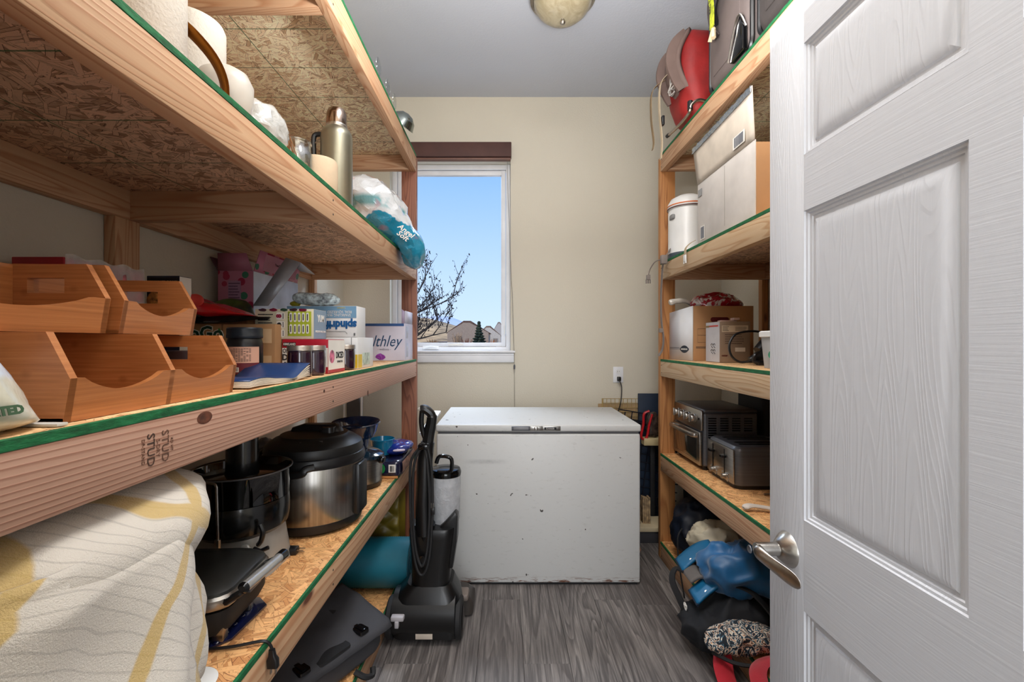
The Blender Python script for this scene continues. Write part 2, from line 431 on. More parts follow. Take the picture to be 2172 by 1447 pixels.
# planks: each its own piece of the floor
PW, PL = .188, 1.22
rnd = random.Random(4); pm = {}
k0 = int((WL+.11)//PW)-1
for k in range(k0, 9):
    x0 = -.11+PW*k; x1 = x0+PW-.0012
    if x1 < WL or x0 > WR: continue
    x0 = max(x0, WL); x1 = min(x1, WR)
    off = {-1: 2.234, 0: 2.234-PL*.0, 1: 1.79, 2: 2.44, 3: 2.234, -2: 1.79}.get(k, rnd.uniform(1.6, 2.7))
    if k == 0: off = 2.234
    if k == -1: off = 1.50
    y = off-PL*4
    while y < WB:
        a, c = max(y, -2.6), min(y+PL-.0012, WB)
        if c > a+.02:
            key = (round(x1-x0, 3), round(c-a, 3))
            if key not in pm:
                bb = B(); bb.box(-(x1-x0)/2, (x1-x0)/2, -(c-a)/2, (c-a)/2, -.004, 0, .0007, 1)
                o = bb.done('plank', MFLOOR, fl); pm[key] = o.data
            else:
                o = bpy.data.objects.new('plank', pm[key]); col.objects.link(o); o.parent = fl
            o.location = ((x0+x1)/2, (a+c)/2, 0)
        y += PL
for nm, bx in (('baseboard_back', (WL, WR, WB-.012, WB)), ('baseboard_left', (WL, WL+.012, WF, WB-.012)), ('baseboard_right', (WR-.012, WR, WF, WB-.012))):
    b = B(); b.box(*bx, 0, .085, .003); struct(b.done(nm, MTRIM))
# door jamb and casing
b = B(); b.box(-.30, -.277, .03, .158, 0, 2.08); b.box(.641+.036, .70, .03, .158, 0, 2.08); b.box(-.30, .70, .03, .158, 2.075, 2.10)
b.box(-.36, -.30, .154, .168, 0, 2.14, .003); b.box(.70, .76, .154, .168, 0, 2.14, .003); b.box(-.36, .76, .154, .168, 2.10, 2.16, .003)
struct(b.done('trim_1', MTRIM))
# ------------------------------------------------------------ window
win = B(); Y0 = WB+RD; fw = .062
win.box(WX0, WX0+fw*.55, Y0-.03, Y0+.05, WZ0, WZ1, .003); win.box(WX1-fw*.55, WX1, Y0-.03, Y0+.05, WZ0, WZ1, .003)
win.box(WX0+.001, WX1-.001, Y0-.0285, Y0+.049, WZ1-.036, WZ1-.001, .003); win.box(WX0+.001, WX1-.001, Y0-.0285, Y0+.049, WZ0+.001, WZ0+.03, .003)
win = struct(win.done('window_1', MTRIM))
b = B(); a0, a1, c0, c1 = WX0+.036, WX1-.036, WZ0+.032, WZ1-.038; s_ = .034
b.box(a0, a0+s_, Y0-.012, Y0+.03, c0, c1, .004); b.box(a1-s_, a1, Y0-.012, Y0+.03, c0, c1, .004)
b.box(a0+.001, a1-.001, Y0-.0105, Y0+.029, c1-s_, c1-.001, .004); b.box(a0+.001, a1-.001, Y0-.0105, Y0+.029, c0+.001, c0+.03, .004)
b.done('sash', MTRIM, win)
b = B(); b.box(a0+s_-.004, a1-s_+.004, Y0+.008, Y0+.013, c0+.026, c1-s_+.004); b.done('pane', glass_mat('window_glass', (250, 252, 255), 0), win)
b = B(); b.box(WX0-.03, .078, WB-.028, WB-.0005, WZ0-.012, WZ0+.004, .004); b.box(WX0, WX1, WB, Y0, WZ0-.012, WZ0+.002); b.box(WX0-.02, .07, WB-.02, WB-.0005, WZ0-.082, WZ0-.014, .006)
b.box(WX0-.02, .07, WB-.024, WB-.0005, WZ0-.03, WZ0-.016, .004)
b.done('window_sill', MTRIM, win)
b = B(); hx = -.55
b.box(hx-.06, hx+.06, Y0-.045, Y0-.03, WZ0+.012, WZ0+.035, .004)
b.tube([(hx+.045, Y0-.05, WZ0+.028), (hx, Y0-.055, WZ0+.034), (hx-.05, Y0-.05, WZ0+.02)], .005, 8)
b.done('crank_handle', MWHITE, win)
b = B(); b.box(a1-.012, a1-.004, Y0-.034, Y0-.012, WZ0+.12, WZ0+.19, .003); b.done('sash_lock', MWHITE, win)
b = B(); b.box(-.42, -.31, Y0-.016, Y0-.012, WZ0+.04, WZ0+.052); b.done('label_sticker', MPAPER, win)
MBROWN = M('brown_fabric_shade', (82, 52, 46), .7, bump=.15, bs=200)
rs = thing('roller_shade', 'dark brown roller shade rolled up above the window', 'window shade', (-.41, WB-.035, 2.68))
b = B(); b.box(-.46, .46, -.03, .033, -.05, .055, .006); b.done('cassette', MBROWN, rs)
b = B(); b.box(-.455, .455, -.012, .03, -.066, -.052, .003); b.done('hem_bar', M('shade_hem', (120, 84, 72), .5), rs)
pc = thing('shade_pull_cord', 'thin grey shade cord with a small weight hanging right of the window', 'cord', (.05, WB-.01, 1.9))
b = B(); b.tube(spl([(-.03, -.03, .70), (-.015, -.028, .2), (.01, -.02, -.35), (.022, -.015, -.77)]), .0018, 6)
b.done('cord', M('cord_grey', (130, 126, 118), .7), pc)
b = B(); b.lathe([(0, -.80), (.006, -.80), (.007, -.775), (.003, -.765), (0, -.765)], 12, TR(.022, -.015, 0)); b.done('cord_weight', MDSTEEL, pc)
b = B(); b.tube([(.022, -.015, -.80), (.024, -.012, -1.1)], .0013, 6); b.done('cord_tail', M('cord_tail_grey', (90, 88, 84), .7), pc)
# outlet with plug and cord
ol = thing('wall_outlet', 'white duplex wall outlet above the freezer', 'outlet', (.831, WB, 1.059))
b = B(); b.box(-.037, .037, -.006, 0, -.058, .058, .003); b.done('cover_plate', MTRIM, ol)
for zz in (.024, -.024):
    b = B(); b.lathe([(0, 0), (.017, 0), (.017, .003), (0, .003)], 20, TR(0, -.006, zz, PI/2)); b.done('socket', MWHITE, ol)
    b = B(); b.box(-.007, -.005, -.0096, -.008, zz-.005, zz+.005); b.box(.005, .007, -.0096, -.008, zz-.004, zz+.004); b.done('slot', MINK, ol)
fc = thing('freezer_power_cord', 'black power cord plugged into the wall outlet', 'cord', (.831, WB-.01, 1.03))
b = B(); b.box(-.013, .013, -.03, -.002, -.016, .016, .005); b.done('plug', MBLK, fc)
b = B(); b.tube(spl([(0, -.03, -.01), (.012, -.045, -.06), (.004, -.05, -.16), (-.02, -.05, -.25), (-.05, -.05, -.4)]), .0036, 8); b.done('cable', MBLK, fc)
# ceiling light
cl = thing('ceiling_light', 'frosted glass dome ceiling light with metal rim', 'ceiling light', (.297, 2.26, CE))
b = B(); b.lathe([(0, 0), (.15, 0), (.168, -.02), (.166, -.045), (.150, -.05), (.148, -.03), (0, -.03)], 48); b.done('rim', MNICK, cl)
t = NT('alabaster_glass'); v = t.co(); f = t.noise(t.co((1, 1, .3)), 14, 4, .6, 1.5)
t.base(t.ramp(f, [(.3, (150, 138, 108)), (.7, (186, 175, 148))])); t.set(Roughness=.3, Coat_Weight=.4)
b = B(); b.lathe([(.150, -.04), (.146, -.065), (.13, -.095), (.10, -.122), (.06, -.138), (.02, -.143), (0, -.143)], 48); b.done('glass_dome', t.m, cl)
b = B(); b.lathe([(0, -.14), (.006, -.14), (.005, -.148), (.012, -.152), (.014, -.162), (.009, -.172), (0, -.175)], 20); b.done('finial', MNICK, cl)
# ------------------------------------------------------------ door_1 (open, six raised panels)
DX = .639; DT = .035; y1 = 1.068; y0 = .154; z0 = .021; z1 = 2.053
b = B(); b.box(DX+.0145, DX+DT-.0145, y0+.01, y1-.01, z0+.01, z1-.01)
door = struct(b.done('door_1', MRAIL))
zr = [(.021, .274), (.725, .919), (1.579, 1.699), (1.937, 2.053)]   # rails: bottom, lock, frieze, top
pz = [(.274, .725), (.919, 1.579), (1.699, 1.937)]
pcols = [(.610, .946), (.276, .546)]
b = B(); b.box(DX, DX+DT, .946, y1, z0, z1, .002, 2); b.box(DX, DX+DT, y0, .276, z0, z1, .002, 2); b.done('stile', MDOOR, door)
b = B()
for a, c in zr: b.box(DX+.0002, DX+DT-.0002, .276, .946, a, c)
b.box(DX+.0001, DX+DT-.0001, .546, .610, z0, z1); b.done('rail', MRAIL, door)
prof = [(0, 0), (.0015, .004), (.006, .0045), (.008, .008), (.013, .0085), (.015, .011), (.021, .011), (.024, .008), (.034, .0045), (.046, .0035), (.050, .0035)]
for (p0, p1) in pcols:
    for (a, c) in pz:
        for sgn in (0, 1):
            b = B(); rings = []
            for ins, dep in prof:
                X = DX+dep if sgn == 0 else DX+DT-dep
                rings.append([(X, p0+ins, a+ins), (X, p1-ins, a+ins), (X, p1-ins, c-ins), (X, p0+ins, c-ins)])
            V = [v for r in rings for v in r]; F = []
            for i in range(len(rings)-1):
                for k in range(4): F.append((i*4+k, i*4+(k+1) % 4, (i+1)*4+(k+1) % 4, (i+1)*4+k))
            L = (len(rings)-1)*4; F.append((L, L+1, L+2, L+3)); b.mesh(V, F); b.done('panel', MDOOR, door, sharp=20)
lv = B(); HY, HZ = 1.0, .832
lv.lathe([(0, .024), (.016, .024), (.022, .02), (.030, .012), (.037, .004), (.039, 0), (0, 0)], 40, TR(DX, HY, HZ, 0, -PI/2, 0))
lever = lv.done('lever_handle', MNICK, door)
b = B(); b.lathe([(0, 0), (.0145, 0), (.0145, .048), (.0135, .052), (0, .052)], 28, TR(DX-.02, HY, HZ, 0, -PI/2, 0)); 
b.done('neck', MNICK, lever)
# paddle lever: rings along a path from the hub toward the hinge side
path = [(-.071, 0, .0, .016, .016), (-.070, -.018, -.003, .012, .017), (-.062, -.038, -.012, .0055, .015), (-.050, -.058, -.021, .003, .0165), (-.040, -.078, -.027, .0026, .0175), (-.036, -.092, -.029, .0022, .012), (-.035, -.098, -.030, .0012, .004)]
rings = []
for dx, dy, dz, tx, tz in path:
    rings.append([(DX+dx+tx*math.cos(a)*.9, HY+dy+.3*tx*math.cos(a), HZ+dz+tz*math.sin(a)-.25*tz*math.cos(a)*0) for a in [2*PI*k/20 for k in range(20)]])
b = B(); b.loft(rings); b.done('lever_paddle', MNICK, lever, sub=1)
b = B(); b.lathe([(0, 0), (.009, 0), (.008, .002), (.004, .0005), (0, .0005)], 20, TR(DX-.0855, HY, HZ, 0, -PI/2, 0)); b.done('privacy_button', MDSTEEL, lever)
for hz in (.25, 1.03, 1.83):
    b = B(); b.cyl((DX+DT+.004, .150, hz-.045), (DX+DT+.004, .150, hz+.045), .006, n=12); b.box(DX+DT-.001, DX+DT+.002, .154, .19, hz-.045, hz+.045); b.done('hinge', MNICK, door)
# ------------------------------------------------------------ shelving
SZ = [(.0, .101), (.529, .63), (1.094, 1.195), (1.671, 1.772), (2.32, 2.421)]
YA, YB, YC = .262, 2.660, 2.698
def shelving(side, name, label):
    if side < 0: xf, xb, rootx = -.529, -1.140, -.83
    else: xf, xb, rootx = .936, 1.546, 1.24
    sg = -1 if side < 0 else 1
    root = thing(name, label, 'shelving unit', (rootx, 1.48, 0))
    def bx(nm, mat, a, c, p, q, r, s, bev=.0025, parent=root):
        bb = B(); x0, x1 = sorted((a, c)); bb.box(x0-rootx, x1-rootx, p-1.48, q-1.48, r, s, bev, 2, None)
        cx, cy, cz = (x0+x1)/2-rootx, (p+q)/2-1.48, (r+s)/2
        o = bb.done(nm, mat, parent, origin=(cx, cy, cz)); return o
    t2 = .038
    fr = [LX[1], LX[1], LPINK, LX[1], LX[1]] if side < 0 else [LX[1], LX[1], LPALE, LPALE, LX[1]]
    for i, (z, zt) in enumerate(SZ):
        zb = zt-.012
        bx('front_beam', fr[i], xf, xf+sg*t2, YA, YB, z, zb-.0002)
        bx('back_beam', LX[1], xb-sg*0, xb+sg*t2*.9, YA, YB, z, zb-.0002)
        for yy in ((YA+.0, YA+t2), (1.349, 1.387), (YB-t2, YB)):
            bx('cross_beam', LX[0], xf+sg*t2, xb, yy[0], yy[1], z, zb-.0004)
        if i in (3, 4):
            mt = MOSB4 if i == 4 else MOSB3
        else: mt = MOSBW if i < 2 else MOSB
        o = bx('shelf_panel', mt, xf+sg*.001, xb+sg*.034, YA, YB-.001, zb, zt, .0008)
        bb = B(); xa, xc = sorted((xf-sg*.0006, xf+sg*.0065)); bb.box(xa-rootx-o.location.x, xc-rootx-o.location.x, YA-1.48-o.location.y, YB-1.48-.0015-o.location.y, -.0064, .0070, .0006, 1)
        bb.done('green_edge', MGREEN, o)
    pz_ = LREDZ if side < 0 else LORZ
    w = .089
    # full-height posts: the beams butt against the far one
    bx('post', pz_, xf, xf+sg*w, YB, YC, 0, 2.409)
    bx('post', pz_, xf, xf+sg*w, YA-.038, YA, 0, 2.409)
    # back posts let in under each shelf
    tops = [s[1] for s in SZ]; bots = [s[0] for s in SZ]
    for yy in ((YB, YC), (YA-.038, YA)):
        bx('post', LX[2] if side < 0 else pz_, xb-sg*.0, xb+sg*.037, yy[0], yy[1], 0, 2.409)
    for i in range(4):
        bx('post', LX[2], xb+sg*.002, xb+sg*.036, 1.30, 1.389, tops[i], bots[i+1])
    # screws
    for i, (z, zt) in enumerate(SZ):
        for yy in (YB-.018, 1.368):
            for zz in (z+.022, z+.066):
                bb = B(); bb.lathe([(0, 0), (.0035, 0), (.003, .0008), (0, .0004)], 10, TR(xf-rootx-sg*.0002, yy-1.48, zz, 0, (PI/2 if side < 0 else -PI/2), 0)); bb.done('screw', MSCREW, root)
    return root
SL = shelving(-1, 'shelving_unit', 'tall open lumber shelving unit with green edged boards on the left wall')
SR = shelving(1, 'shelving_unit', 'tall open lumber shelving unit on the right wall behind the white door')
STAMP = M('stamp_ink', (128, 86, 68), .8, var=.2)
for (zz, bod, sz) in ((1.172, '@', .03), (1.150, 'STUD', .024), (1.128, 'DF-STD', .009), (1.112, 'STUD', .02)):
    pass
stp = M('stamp_ink_grey', (120, 84, 66), .8, var=.3)
for (yy, bod, sz, zz) in ((.662, 'STUD', .020, 1.118), (.690, 'STUD', .020, 1.118), (.648, 'DF-STAND', .008, 1.118), (.676, 'S-DRY', .010, 1.120), (.704, 'KD HT', .007, 1.12)):
    text(bod, sz, SL, (-.529+.83+.0006, yy-1.48, 1.138), (PI/2, PI/2, PI/2), stp, 'lumber_stamp')
MKN = M('knot_brown', (96, 54, 36), .7, var=.3, vs=60)
for (yy, zz, w_, h_) in ((.782, 1.166, .020, .011), (1.716, 1.100, .008, .012), (1.30, 1.155, .006, .005)):
    b = B(); b.lathe([(0, .0003), (.55, .0003), (.8, .0006), (1, .0001)], 18, TR(-.529+.83+.0002, yy-1.48, zz, PI/2, 0, PI/2) @ Matrix.Diagonal((w_, h_, 1, 1))); b.done('knot', MKN, SL)
# ------------------------------------------------------------ chest freezer
def scuffed():
    t = NT('scuffed_white_enamel'); v = t.co()
    n = t.noise(t.co((10, 10, 26)), 2.3, 5, .7); spots = t.noise(v, 26, 2, .5)
    c = t.mix(t.ramp(n, [(.58, 0.), (.72, .5)]), (198, 198, 196), (168, 166, 162))
    c = t.mix(t.ramp(spots, [(.735, 0.), (.75, 1.)]), c, (60, 54, 50))
    z = t.xyz(v)[2]
    rust = t.math('MULTIPLY', t.ramp(z, [(.024, 1.), (.05, 0.)]), t.ramp(t.noise(t.co((9, 9, 50)), 1.4, 4, .7), [(.5, 0.), (.58, 1.)]))
    c = t.mix(rust, c, (112, 74, 56))
    x = t.xyz(v)[0]
    sm = t.math('MULTIPLY', t.ramp(t.math('ABSOLUTE', t.math('SUBTRACT', z, .66)), [(0.004, 1.), (.016, 0.)]), t.ramp(t.math('ABSOLUTE', t.math('SUBTRACT', x, -.28)), [(.05, 1.), (.13, 0.)]))
    c = t.mix(t.math('MULTIPLY', t.math('MULTIPLY', sm, .55), t.noise(t.co((40, 40, 60)), 1, 3)), c, (110, 110, 112))
    t.base(c); t.set(Roughness=.38); t.bump(t.noise(v, 160, 2), .08, .001); return t.m
MFRZ = scuffed()
fz = thing('chest_freezer', 'old scuffed white chest freezer against the back wall', 'freezer', (.18, 2.675, 0))
b = B(); b.box(-.543, .545, -.312, .325, .012, .808, .010, 3); b.done('cabinet', MFRZ, fz)
b = B(); b.box(-.53, .53, -.300, .31, 0, .03); b.done('plinth', MBLKM, fz)
b = B(); b.box(-.535, .537, -.304, .32, .806, .820); b.done('lid_gasket', M('gasket_grey', (96, 96, 98), .7), fz)
b = B(); b.box(-.546, .548, -.318, .328, .820, .858, .009, 3); lid = b.done('lid', MFRZ, fz)
for x0, x1 in ((-.142, -.045), (.022, .118)):
    b = B(); b.box(x0, x1, -.323, -.3175, .827, .851, .002); pl = b.done('nameplate', MDSTEEL if x0 < 0 else MSTEEL, fz)
    b = B(); b.box(x0+.010, x1-.008 if x0 < 0 else x1-.022, -.3245, -.3225, .832, .846, .001); b.done('inset', M('inset_grey', (120, 120, 122), .4) if x0 < 0 else MINK, pl)
text('Coronado', .012, fz, (.062, -.3249, .839), FY, MPAPER, sx=.9, shear=.2)
b = B(); b.box(-.045, .022, -.321, -.3175, .827, .851, .002); b.done('lock_plate', MSTEEL, fz)
b = B(); b.lathe([(0, 0), (.011, 0), (.011, .004), (.006, .006), (0, .006)], 20, TR(-.012, -.321, .839, PI/2)); b.box(-.0135, -.0105, -.328, -.3265, .832, .846); b.done('lock', MNICK, fz)
# ------------------------------------------------------------ outside
MG = M('dry_grass', (196, 160, 110), .95, var=.25, vs=.3)
def hill(f, nx, ny, x0, x1, ya, yb):
    bb = B(); bb.grid(lambda u, v: (x0+(x1-x0)*u, ya+(yb-ya)*v, f(x0+(x1-x0)*u, ya+(yb-ya)*v)), nx, ny); return bb
b = hill(lambda x, y: -.6+max(0, (y-40))*.012+noise.noise(Vector((x*.03, y*.03, 0)))*.5, 40, 40, -160, 160, 5, 200)
struct(b.done('ground', MG))
b = hill(lambda x, y: 1+ 8.5*math.exp(-((x+40)/26)**2)*math.sin(PI*(y-130)/140)+2.2*math.sin(PI*(y-130)/140)+noise.noise(Vector((x*.04, y*.03, 2)))*1.2, 50, 20, -220, 200, 130, 270)
struct(b.done('hillside', M('tan_hillside', (214, 176, 124), .95, var=.3, vs=.15)))
def mtn():
    t = NT('snowy_mountain'); v = t.co(); z = t.xyz(v)[2]
    f = t.math('ADD', z, t.math('MULTIPLY', t.noise(v, .02, 5, .7), 60))
    t.base(t.ramp(t.math('DIVIDE', f, 100), [(.42, (140, 150, 176)), (.62, (150, 164, 196)), (.72, (226, 234, 250))])); t.set(Roughness=.95); return t.m
def mf(x, y):
    k = math.sin(PI*(y-900)/300)
    return k*(44*math.exp(-((x+150)/75)**2)+20+14*noise.noise(Vector((x*.012, y*.01, 5)))+4*noise.noise(Vector((x*.05, y*.05, 1))))
b = hill(mf, 120, 16, -700, 500, 900, 1200); struct(b.done('mountain', mtn()))
def house(px0, px1, Y, zw, zr_, label, wallc, roofc, door=True):
    s = FPX/Y; x0 = (px0-1070)/s; x1 = (px1-1070)/s; cx = (x0+x1)/2; w = x1-x0
    h = thing('house', label, 'house', (cx, Y, 0))
    bb = B(); bb.prism([(-w*.46, -1), (w*.46, -1), (w*.46, zw), (w*.04, zr_-.35), (-w*.1, zr_-.35), (-w*.46, zw)], -9, 0, TR(0, 0, 0, PI/2, 0, 0)); wl = bb.done('wall', M('siding', wallc, .9), h)
    bb = B(); bb.prism([(-w/2, zw-.1), (w/2, zw-.1), (w*.06, zr_), (-w*.1, zr_)], -9.5, -.25, TR(0, 0, 0, PI/2, 0, 0)); bb.done('roof', M('shingle', roofc, .9, var=.2, vs=3), h)
    for u in ((-.3, -.14), (.16, .34)):
        bb = B(); bb.box(w*u[0], w*u[1], -.06, 0, .9, zw-.6); bb.done('garage_door' if u[0] < 0 else 'window', M('siding_dark', tuple(x*.72 for x in wallc), .8), h)
    return h
house(945, 1040, 78, 2.9, 5.0, 'beige one storey house with brown roof seen through the window', (176, 156, 138), (112, 84, 70))
house(1010, 1064, 92, 2.6, 4.6, 'sunlit white walled house at the right edge of the window view', (230, 216, 198), (140, 112, 92))
house(1046, 1072, 110, 4.2, 6.2, 'pale far house behind the white walled one', (206, 196, 186), (150, 128, 112))
def conifer(px, Y, z, h, label):
    x = (px-1070)*Y/FPX; t_ = thing('conifer', label, 'tree', (x, Y, z))
    bb = B(); bb.cyl((0, 0, 0), (0, 0, h*.95), h*.03, h*.008, 8); bb.done('trunk', M('bark_brown', (84, 66, 52), .9), t_)
    bb = B(); r_ = random.Random(3)
    for k in range(13):
        z_ = h*(.1+.9*k/13); R = h*.34*(1-k/13.5); nb = 9
        for q in range(nb):
            a = q*2*PI/nb+k*.7+r_.uniform(-.2, .2); rr_ = R*r_.uniform(.8, 1.1)
            bb.tube([(0, 0, z_), (math.cos(a)*rr_*.6, math.sin(a)*rr_*.6, z_-rr_*.12), (math.cos(a)*rr_, math.sin(a)*rr_, z_-rr_*.05)], [h*.05, h*.045, .01], 5)
    bb.done('needles', M('dark_needles', (46, 58, 42), .95, var=.3), t_); return t_
conifer(1016, 62, -.9, 5.2, 'small dark conifer in front of the far house')
for i, (px, Y, c, lb) in enumerate(((990, 60, (128, 74, 50), 'round russet shrub left of the conifer outside'), (1044, 70, (176, 106, 60), 'orange shrub right of the conifer outside'), (918, 70, (150, 104, 60), 'leafless brown shrub at far left of the window view'), (970, 66, (190, 160, 130), 'pale bare young tree before the beige house'))):
    bb = B(); r_ = random.Random(i)
    for k in range(60):
        a = r_.uniform(0, 2*PI); rr_ = r_.uniform(.2, 1.0); zz = r_.uniform(1.2, 2.6 if i < 3 else 3.6)
        bb.tube([(0, 0, 0), (math.cos(a)*rr_*.5, math.sin(a)*rr_*.5, zz*.6), (math.cos(a)*rr_, math.sin(a)*rr_, zz)], [.06, .05, .02], 4)
    o = bb.done('shrub', M('shrub_twigs', c, .95, var=.3), None); tag(o, lb, 'shrub'); o.location = ((px-1070)*Y/FPX, Y, -.8)
# bare tree outside the window
tr = thing('bare_tree', 'nearly bare dark tree reaching into the left of the window view', 'tree', (-1.75, 6.2, -.42))
bw = B(); bl = B(); r_ = random.Random(11)
def branch(p, d, L, r, dep):
    pts = [p]; n = 5
    for k in range(n):
        d = (d+Vector((r_.uniform(-.16, .16), r_.uniform(-.14, .14), r_.uniform(-.05, .16)))).normalized(); p = p+d*L/n; pts.append(p)
        if dep > 0 and (k > 0):
            for _ in range(1 if dep > 1 else 2):
                a = r_.uniform(0, 2*PI); sd = Vector((math.cos(a), math.sin(a)*.6, .5+.3*math.sin(a*2)))
                branch(p, (d*.75+sd*.7).normalized(), L*r_.uniform(.36, .52), r*.5, dep-1)
    bw.tube(pts, [r*(1-.7*k/n) for k in range(n+1)], 5)
    if dep <= 1:
        for q in pts[1:]:
            for _ in range(2):
                if r_.random() < .42:
                    o = q+Vector((r_.uniform(-.03, .03), r_.uniform(-.03, .03), r_.uniform(-.03, .02))); s = r_.uniform(.010, .021)
                    T = TR(o.x, o.y, o.z, r_.uniform(0, 3), r_.uniform(0, 3), r_.uniform(0, 3))
                    bl.mesh([(-s, 0, 0), (0, -s*.5, .003), (s*1.3, 0, 0), (0, s*.5, -.002)], [(0, 1, 2), (0, 2, 3)], T)
bw.cyl((0, 0, 0), (.02, 0, 1.6), .07, .05, 10)
for k, (a, el, L) in enumerate(((.1, .55, 1.35), (-.25, .9, 1.25), (.35, .28, 1.3), (.0, .1, 1.35), (.2, .75, 1.4), (-.1, .4, 1.5), (1.8, .9, 1.2), (2.9, .6, 1.2), (.5, 1.0, 1.1))):
    branch(Vector((.02, 0, 1.45+.09*k % .5)), Vector((math.cos(a)*math.cos(el), math.sin(a)*math.cos(el), math.sin(el)*.8)), L*.72, .017, 2)
bw.done('branches', M('dark_bark', (44, 36, 34), .9), tr); lf = bl.done('leaves', M('dry_dark_leaf', (34, 24, 24), .9), tr); lf['kind'] = 'stuff'
# ============================================================ helpers for goods
T0, T1, T2, T3, T4 = .1018, .6308, 1.1958, 1.7728, 2.4218
YZX = Matrix(((0, 0, 1, 0), (1, 0, 0, 0), (0, 1, 0, 0), (0, 0, 0, 1)))   # polygon in (y, z), extruded along x
XZY = Matrix(((1, 0, 0, 0), (0, 0, 1, 0), (0, 1, 0, 0), (0, 0, 0, 1)))   # polygon in (x, z), extruded along y
def carton(name, label, cat, x0, x1, y, z, d, h, mat, rz=0, opened=False, bev=.002, group=None):
    """box whose camera-side face runs from x0 to x1 at depth y"""
    w = x1-x0; r = thing(name, label, cat, ((x0+x1)/2, y, z), rz, group)
    b = B()
    if opened:
        t = .004
        b.box(-w/2, w/2, 0, t, 0, h, .001, 1); b.box(-w/2, w/2, d-t, d, 0, h, .001, 1)
        b.box(-w/2, -w/2+t, t, d-t, 0, h, .001, 1); b.box(w/2-t, w/2, t, d-t, 0, h, .001, 1); b.box(-w/2+t, w/2-t, t, d-t, 0, t)
    else: b.box(-w/2, w/2, 0, d, 0, h, bev, 2)
    r['w'] = w; b.done('body', mat, r)
    return r
def plate(parent, name, mat, x0, x1, z0, z1, y=-.0006):
    b = B(); b.box(x0, x1, y-.0003, y+.0005, z0, z1); return b.done(name, mat, parent)
def splate(parent, name, mat, x, y0, y1, z0, z1, t=.0008):
    b = B(); b.box(x-t/2, x+t/2, y0, y1, z0, z1); return b.done(name, mat, parent)
def barcode(parent, x0, x1, z0, z1, y=-.001, side=None):
    r_ = random.Random(5); b = B(); n = 18; w = (x1-x0)/n
    for k in range(n):
        a = x0+k*w; c = a+w*r_.choice((.3, .5, .75))
        if side is None: b.box(a, c, y-.0004, y, z0, z1)
        else: b.box(side-.0004, side+.0004, a, c, z0, z1)
    return b.done('barcode', MINK, parent)
def scribble(parent, name, mat, x0, x1, z0, z1, n, y=-.0009, seed=1, cm=.6):
    r_ = random.Random(seed); b = B(); dz = (z1-z0)/n
    for k in range(n):
        x = x0; z = z1-(k+.5)*dz; e_ = x1-r_.uniform(0, (x1-x0)*.25)
        while x < e_:
            w = r_.uniform(.02, .07)*(x1-x0); b.box(x, min(x+w, e_), y-.0002, y+.0002, z-dz*.28*cm, z+dz*.28*cm); x += w+.012*(x1-x0)
    return b.done(name, mat, parent)
def bamboo():
    t = NT('bamboo'); f = t.noise(t.co((9, 5, 260), rand=True), 1, 3, .55); nd = t.vor(t.co((20, 7, 26), rand=True), 1, 'F1', 'Distance')
    c = t.ramp(f, [(.2, (160, 98, 54)), (.5, (184, 116, 66)), (.8, (200, 134, 82))]); c = t.mix(t.ramp(nd, [(.08, .5), (.2, 0.)]), c, (140, 78, 40))
    t.base(c); t.set(Roughness=.35, Coat_Weight=.25, Coat_Roughness=.2); return t.m
MBAM = bamboo()
def tray(label, x, y, z, L, W, hs, hf, comps, rz=0, slot=True, group=None):
    r = thing('bamboo_tray', label, 'tray', (x, y, z), rz, group); t = .010
    b = B(); b.box(-W, 0, 0, L, 0, .006); b.done('base', MBAM, r)
    # front wall with a scallop per compartment, leaning outward
    poly = [(0, 0), (L, 0)]; cl = L/comps; top = []
    for c in range(comps):
        a = c*cl; m = .02 if comps > 1 else .028
        top.append((a+.001, hf)); top.append((a+m, hf))
        for k in range(1, 12):
            u = k/12; top.append((a+m+(cl-2*m)*u, hf-.021*math.sin(PI*u)**.8))
        top.append((a+cl-m, hf)); top.append((a+cl-.001, hf))
    poly += top[::-1]
    S = Matrix(((1, 0, .16, 0), (0, 1, 0, 0), (0, 0, 1, 0), (0, 0, 0, 1)))
    b = B(); b.prism(poly, -t, 0, S @ YZX, 0); b.done('front_wall', MBAM, r, sharp=25)
    b = B(); b.box(-W, -W+t, 0, L, 0, hs, .0015); b.done('back_wall', MBAM, r)
    for k in range(comps+1):
        yy = k*cl; ya = yy-(0 if k == 0 else (t if k == comps else t/2))
        fx = hf*.16; b = B()
        bx_ = -.022
        if slot and k in (0, comps):
            sa, sb, s0, s1 = -W*.78, -W*.38, hs*.58, hs*.80
            b.prism([(-W, 0), (0, 0), (fx*s0/hf if s0 < hf else fx, s0 if s0 < hf else hf), (fx-(s0-hf)/(hs-hf)*(fx-bx_), s0), (-W, s0)], ya, ya+t, XZY)
            b.prism([(sb, s0), (fx-(s0-hf)/(hs-hf)*(fx-bx_), s0), (fx-(s1-hf)/(hs-hf)*(fx-bx_), s1), (sb, s1)], ya, ya+t, XZY)
            b.prism([(-W, s0), (sa, s0), (sa, s1), (-W, s1)], ya, ya+t, XZY)
            b.prism([(-W, s1), (fx-(s1-hf)/(hs-hf)*(fx-bx_), s1), (bx_, hs), (-W, hs)], ya, ya+t, XZY)
        else:
            b.prism([(-W, 0), (0, 0), (fx, hf), (bx_, hs), (-W, hs)], ya, ya+t, XZY, 0)
        b.done('end_wall' if k in (0, comps) else 'divider', MBAM, r)
    return r
